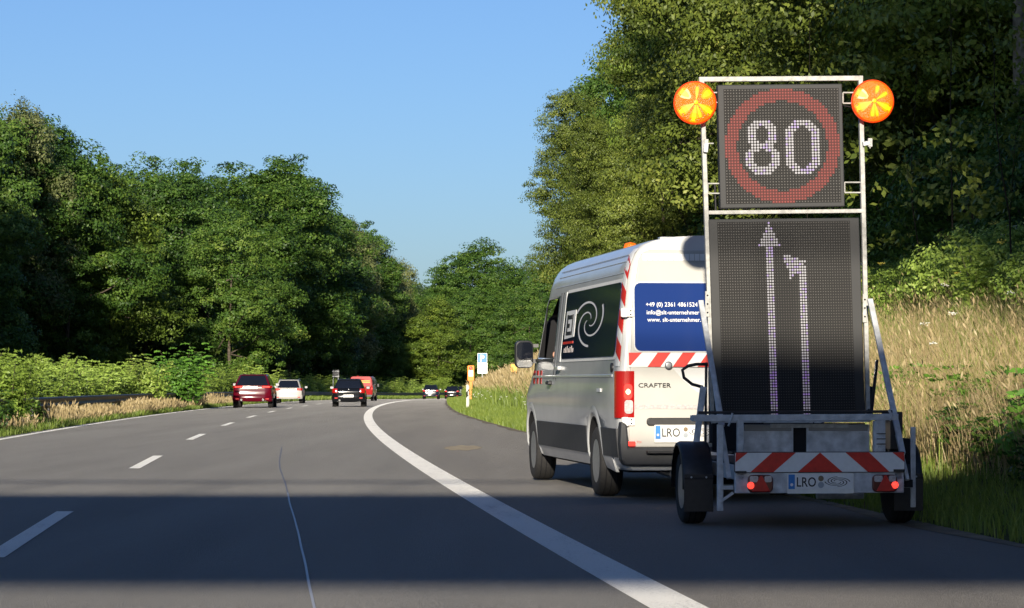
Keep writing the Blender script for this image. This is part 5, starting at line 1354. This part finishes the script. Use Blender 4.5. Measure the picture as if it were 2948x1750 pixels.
def grass(name, n, y0, y1, o0, o1, base, h0, h1, w0, m, tmean, seed, keep=None, ypow=1.0, leanx=.0, hf=None):
    X, Y, off, g = scatter(n, y0, y1, o0, o1, base, seed, ypow)
    pn = patchn(X, Y, .9, seed)
    k = np.ones(n, bool) if keep is None else keep(X, Y, off, pn, g)
    X, Y, off, pn = X[k], Y[k], off[k], pn[k]; n = len(X)
    h = g.uniform(h0, h1, n) * (1 + .25 * pn)
    if hf is not None: h *= hf(X, Y, off)
    wd = w0 * g.uniform(.6, 1.4, n) * np.maximum(1, Y / 45)
    lean = g.normal(0, .28, (n, 3)); lean[:, 2] = 0; lean[:, 0] += leanx
    return blades(name, np.stack([X, Y, Hz(X, Y) - .03], -1), h, wd, lean, tmean + .12 * pn + g.normal(0, .14, n), m), X, Y, h, lean, g
def stuff(name, me, label): return prop(link(name, me), label, 'grass', kind='stuff')
E_ = lambda Y: Edge(Y)
stuff('short_grass', grass('short_grass', 60000, 14, 90, .0, 1.7, E_, .10, .26, .010, M_grass, .45, 21, ypow=.8)[0], 'short bright green grass along the right pavement edge')
stuff('short_grass', grass('short_grass', 40000, 80, 270, .0, 2.2, E_, .12, .32, .012, M_grass, .45, 22)[0], 'short green grass on the inside of the bend')
mid_keep = lambda X, Y, off, pn, g: (g.random(len(X)) < .8)
r = grass('tall_grass', 90000, 16, 75, 1.2, 9.0, E_, .45, .85, .010, M_grass, .52, 23, leanx=.1, keep=lambda X, Y, off, pn, g: g.random(len(X)) < np.clip(.05 + .13 * off + .5 * pn, .06, 1))
stuff('tall_green_grass', r[0], 'tall green wild grass on the right-hand bank')
r = grass('dry_grass', 150000, 16, 75, 1.4, 7.5, E_, .45, .95, .0065, M_dry, .42, 24, leanx=-.15, keep=lambda X, Y, off, pn, g: g.random(len(X)) < np.clip(1.15 - .15 * off - .5 * pn, .05, 1))
stuff('dry_grass', r[0], 'straw-coloured tall dry grass on the right-hand bank')
r2 = grass('dry_grass', 80000, 70, 230, 1.7, 8.0, E_, .6, 1.0, .010, M_dry, .45, 25, keep=lambda X, Y, off, pn, g: g.random(len(X)) < np.clip(.6 + .25 * pn, .05, 1))
stuff('dry_grass', r2[0], 'tan dry grass with seed heads beside the call post')
r3 = grass('tall_grass', 60000, 70, 230, 1.3, 8.0, E_, .4, .9, .012, M_grass, .42, 26)
stuff('tall_green_grass', r3[0], 'green grass and weeds under the parking sign')
def seeds(r, n, m, name, label, ls, seed):
    _, X, Y, h, lean, g = r; i = g.choice(len(X), min(n, len(X)), replace=False); nn = len(i)
    P = np.stack([X[i] + lean[i, 0] * h[i], Y[i] + lean[i, 1] * h[i], Hz(X[i], Y[i]) + h[i] * .93], -1)
    T = unit(np.stack([lean[i, 0] + g.normal(0, .2, nn), lean[i, 1], np.ones(nn)], -1)); N = unit(np.cross(T, g.normal(size=(nn, 3))))
    prop(link(name, leaf_mesh(name, P, N, ls * g.uniform(.7, 1.4, nn), np.clip(g.normal(.5, .15, nn), 0, 1), m, asp=.22, tdir=T)), label, 'grass', kind='stuff')
seeds(r, 14000, M_dry, 'seed_heads', 'pale grass seed heads on the near part of the right-hand bank', .085, 1)
seeds(r2, 30000, M_dry, 'seed_heads', 'tan grass seed heads beside the call post', .20, 2)
def umbels(n, y0, y1, o0, o1, hh, sz, tint, seed, name, label):
    g = np.random.default_rng(seed); X, Y, off, _ = scatter(n, y0, y1, o0, o1, E_, seed); P = []; N = []; T = []
    for x, y in zip(X, Y):
        z = Hs(x, y) + hh * g.uniform(.75, 1.15); R = sz * g.uniform(.6, 1.3)
        for k in range(16):
            a = k * 2.4; q = R * math.sqrt(k / 16); P.append((x + math.cos(a) * q, y + math.sin(a) * q, z - q * q * 2 * (1 if tint < .5 else -3) + g.normal(0, .01))); N.append((g.normal(0, .3), -.8 + g.normal(0, .3), .8))
    n_ = len(P); prop(link(name, leaf_mesh(name, np.array(P), unit(np.array(N)), np.full(n_, sz * .42), np.full(n_, tint) + g.normal(0, .1, n_) * (tint > .5), M_flower, asp=.9)), label, 'flowers', kind='stuff')
umbels(60, 24, 62, 2.2, 8, .95, .06, .25, 31, 'white_wildflowers', 'white umbel flowers scattered over the near right-hand bank')
umbels(420, 60, 150, .9, 6, .55, .035, .25, 32, 'white_wildflowers', 'small white flowers in the verge grass between the marker post and the van')
umbels(40, 34, 60, 5.0, 8.5, 1.25, .07, .8, 33, 'yellow_wildflowers', 'yellow goldenrod heads at the top of the right-hand bank')
for i in range(34):
    Y = g.uniform(20, 62); X = float(Edge(Y)) + g.uniform(1.4, 3.0) if i < 16 else float(Edge(Y)) + g.uniform(5, 8)
    shrub('dweed' if i % 3 == 0 else 'weed', X, Y, g.uniform(.7, 1.2), g.uniform(0, 6), 'leafy green weed standing in the grass of the right-hand bank', 'weeds on the right bank', name='weed', cat='weed')
L_ = lambda Y: Xw(Y)
r4 = grass('dry_grass', 30000, 60, 190, -9.0, -8.15, L_, .25, .60, .010, M_dry, .42, 41, hf=lambda X, Y, off: .75 + .35 * np.sin(Y * .33) * np.sin(Y * .13 + 2), keep=lambda X, Y, off, pn, g: g.random(len(X)) < np.clip(np.interp(Y, [60, 66, 72, 78, 112, 122, 135, 145, 190], [.35, .05, .1, .8, .9, .3, .1, .5, .3]) + .35 * pn, .0, 1))
stuff('dry_grass', r4[0], 'tan dry grass in front of the left guardrail'); seeds(r4, 8000, M_dry, 'seed_heads', 'tan seed heads in front of the left guardrail', .16, 3)
stuff('tall_green_grass', grass('tall_grass', 50000, 40, 200, -9.5, -7.98, L_, .08, .28, .012, M_grass, .36, 42)[0], 'green grass strip between the left edge line and the guardrail')
stuff('tall_green_grass', grass('tall_grass', 30000, 190, 400, -10, -7.98, L_, .2, .45, .014, M_grass, .38, 43)[0], 'distant green grass strip along the guardrail at the bend')
stuff('ground_cover', grass('ground_cover', 30000, 42, 330, -16, -9.6, L_, .3, .8, .02, M_grass, .25, 44)[0], 'low green growth under the thicket behind the left guardrail')

for Yd, o_, sc in ((52, -8.7, 1.0), (58, -8.6, 1.05), (60, -9.3, 1.1), (66, -8.8, .8), (126, -8.9, .9), (132, -9.0, .9)):
    shrub('dweed', float(Xw(Yd)) + o_, Yd, sc, Yd, 'dark green leafy weed in front of the left guardrail', 'weeds in front of the left guardrail', name='weed', cat='weed')
# scrub in the bridge shadow at the foot of the near bank, tall thistles among it
for i in range(14):
    Y = g.uniform(19, 27); X = float(Edge(Y)) + g.uniform(1.2, 3.4)
    shrub('dweed', X, Y, g.uniform(.4, .7), g.uniform(0, 6), 'dark weed in the shaded foot of the right-hand bank', 'shaded weeds on the right bank', name='weed', cat='weed')
# sparse saplings whose outer leaves catch the sun before the dark wood
for key, h, R_, n_, seed, per in (('sap0', 6.5, 1.7, 30, 91, 34), ('sap1', 7.5, 1.9, 34, 92, 34), ('sap2', 12.5, 2.2, 64, 93, 50)):
    L = rand_lobes(seed, h, 1.5 if key != 'sap2' else 7.0, R_, 8)
    P, N, sz, tt, cc = crown_points(L, n_, per, .42, .15, seed, droop=.35, spray=.8, inner=.1); me = leaf_mesh('crown', P, N, sz, tt, M_leaf_y if key == 'sap2' else M_leaf_o)
    tb = trunk_mb(h, .0028 * h if key != 'sap2' else .015, L, M_barkd, seed, 2 if key != 'sap2' else 0, .8); o = tb.build('trunk'); PROTO[key] = (me, o.data); bpy.data.objects.remove(o)
for key, px, Y, sc, lb in (('sap0', 2215, 47, .95, 'slender sapling with sunlit leaf sprays right of the arrow panel, before the dark wood'),
                           ('sap1', 2330, 44, .95, 'slim sapling with sunlit leaves midway between sign and right edge of the photo'),
                           ('sap1', 2470, 41, .85, 'sapling with bright leaves at the right edge of the photo'),
                           ('sap2', 1985, 58, .98, 'tree with a hanging yellow-green leafy branch above the 80 panel')):
    tree(key, at(px, Y), Y, sc, px * .1, lb, name='sapling' if key != 'sap2' else 'broadleaf_tree')
bush_proto('bankbush', 2.2, 1.5, 73, M_shrub, ls=.11, nc=240, per=44, cr=.34)
for i in range(22):
    Y = 33 + 1.5 * i; X = float(Edge(Y)) + g.uniform(5.0, 6.8)
    shrub('bankbush' if i % 4 else 'sh2', X, Y, g.uniform(.4, .68), g.uniform(0, 6), 'sunlit green bush on top of the right-hand bank before the dark wood', 'bushes on top of the right bank', name='bush', cat='bush')
# dried mud on the exit lane and dirt along its edge
b = MB(); n = 26; V = [(-.86 + math.cos(2 * math.pi * k / n) * .32 * (1 + .18 * math.sin(k * 2.7)), 46.6 + math.sin(2 * math.pi * k / n) * 1.7 * (1 + .2 * math.sin(k * 1.9)), float(Gz(46.6)) + .004) for k in range(n)]
b.add(V, [tuple(range(n))], mat('dried_mud', (.42, .34, .22), .95, noise=.3, nscale=3)); prop(b.build('mud_patch'), kind='structure')
prop(ribbon('e', [lambda Y: float(Edge(Y) - Xw(Y)) - .16 - .10 * math.sin(Y * .8) * math.sin(Y * .23), lambda Y: float(Edge(Y) - Xw(Y)) + .03], np.arange(15, 260, .8), .004, mat('edge_dirt', (.20, .16, .11), .95, noise=.5, nscale=3)).build('edge_dirt'), kind='structure')

# far hill seen through the gap
def hill():
    b = MB(); V = []; n = 60; rows = 8
    for j in range(rows):
        for i in range(n):
            px = 700 + i * 12; Y = 1300 + 60 * j; prof = 59 + 6 * math.sin(i * .33) + 3 * math.sin(i * .9 + 1) - .01 * (px - 1010) ** 2 * .02
            V.append((at(px, 1400), Y, -10 + (prof + 2.) * math.sin(min(1, (j + .6) / (rows - 1)) * math.pi / 2)))
    b.add(V, [(k * n + i, k * n + i + 1, (k + 1) * n + i + 1, (k + 1) * n + i) for k in range(rows - 1) for i in range(n - 1)], M_ground, True)
    prop(b.build('hill'), kind='structure')
    g = np.random.default_rng(5); V = np.array(V); i = g.choice(len(V) - n - 1, 9000); u = g.random((9000, 2))
    i = i[(i % n) < n - 1]; u = u[:len(i)]
    c = V[i] * (1 - u[:, :1]) * (1 - u[:, 1:]) + V[i + 1] * u[:, :1] * (1 - u[:, 1:]) + V[i + n] * (1 - u[:, :1]) * u[:, 1:] + V[i + n + 1] * u[:, :1] * u[:, 1:]
    c[:, 2] += g.uniform(0, 4, len(c)); c = np.repeat(c, 5, 0) + g.normal(0, 1.6, (len(c) * 5, 3)); nn = len(c)
    prop(link('hill_forest', leaf_mesh('hill_forest', c, unit(g.normal(size=(nn, 3)) * .5 + [0, -.6, .6]), np.full(nn, 1.6), np.clip(g.normal(.4, .15, nn), 0, 1), M_leaf_far)), 'bluish wooded hill seen through the gap between the forests', 'forest', kind='stuff')
hill()

# more trees left of the frame: their shadow covers the foot of the left forest
for i in range(9):
    Y = 104 + i * 7.5; tree(g.choice(['far0', 'far2', 'far4']), -.192 * Y - 7.0 - g.uniform(0, 1), Y, g.uniform(.92, 1.05), g.uniform(0, 6), 'broadleaf tree outside the photo to the left', 'trees left of the view')
# woods closing the road behind the viewpoint, as reflected in glass and paint
for i in range(18):
    X = -85 + i * 10 + g.uniform(-2, 2); tree(g.choice(['far0', 'far1', 'far2']), X, -150 - g.uniform(0, 12), g.uniform(.8, 1.0), g.uniform(0, 6), 'broadleaf tree of the woods far behind the viewpoint', 'trees behind the view', sx=1.3)
# out of view to the right and behind: they shade the wood
g = random.Random(77)
for i in range(12):
    Y = -18 + 5.0 * i + g.uniform(-1, 1); X = max(.192 * Y + 6.2, 9.0) + g.uniform(0, 1.0)
    if Y > 40: continue
    tree('high' if Y < 24 else 'far1', X, Y, g.uniform(.98, 1.1) if Y < 24 else 1.0, g.uniform(0, 6), 'broadleaf tree outside the photo to the right', 'trees right of the view')
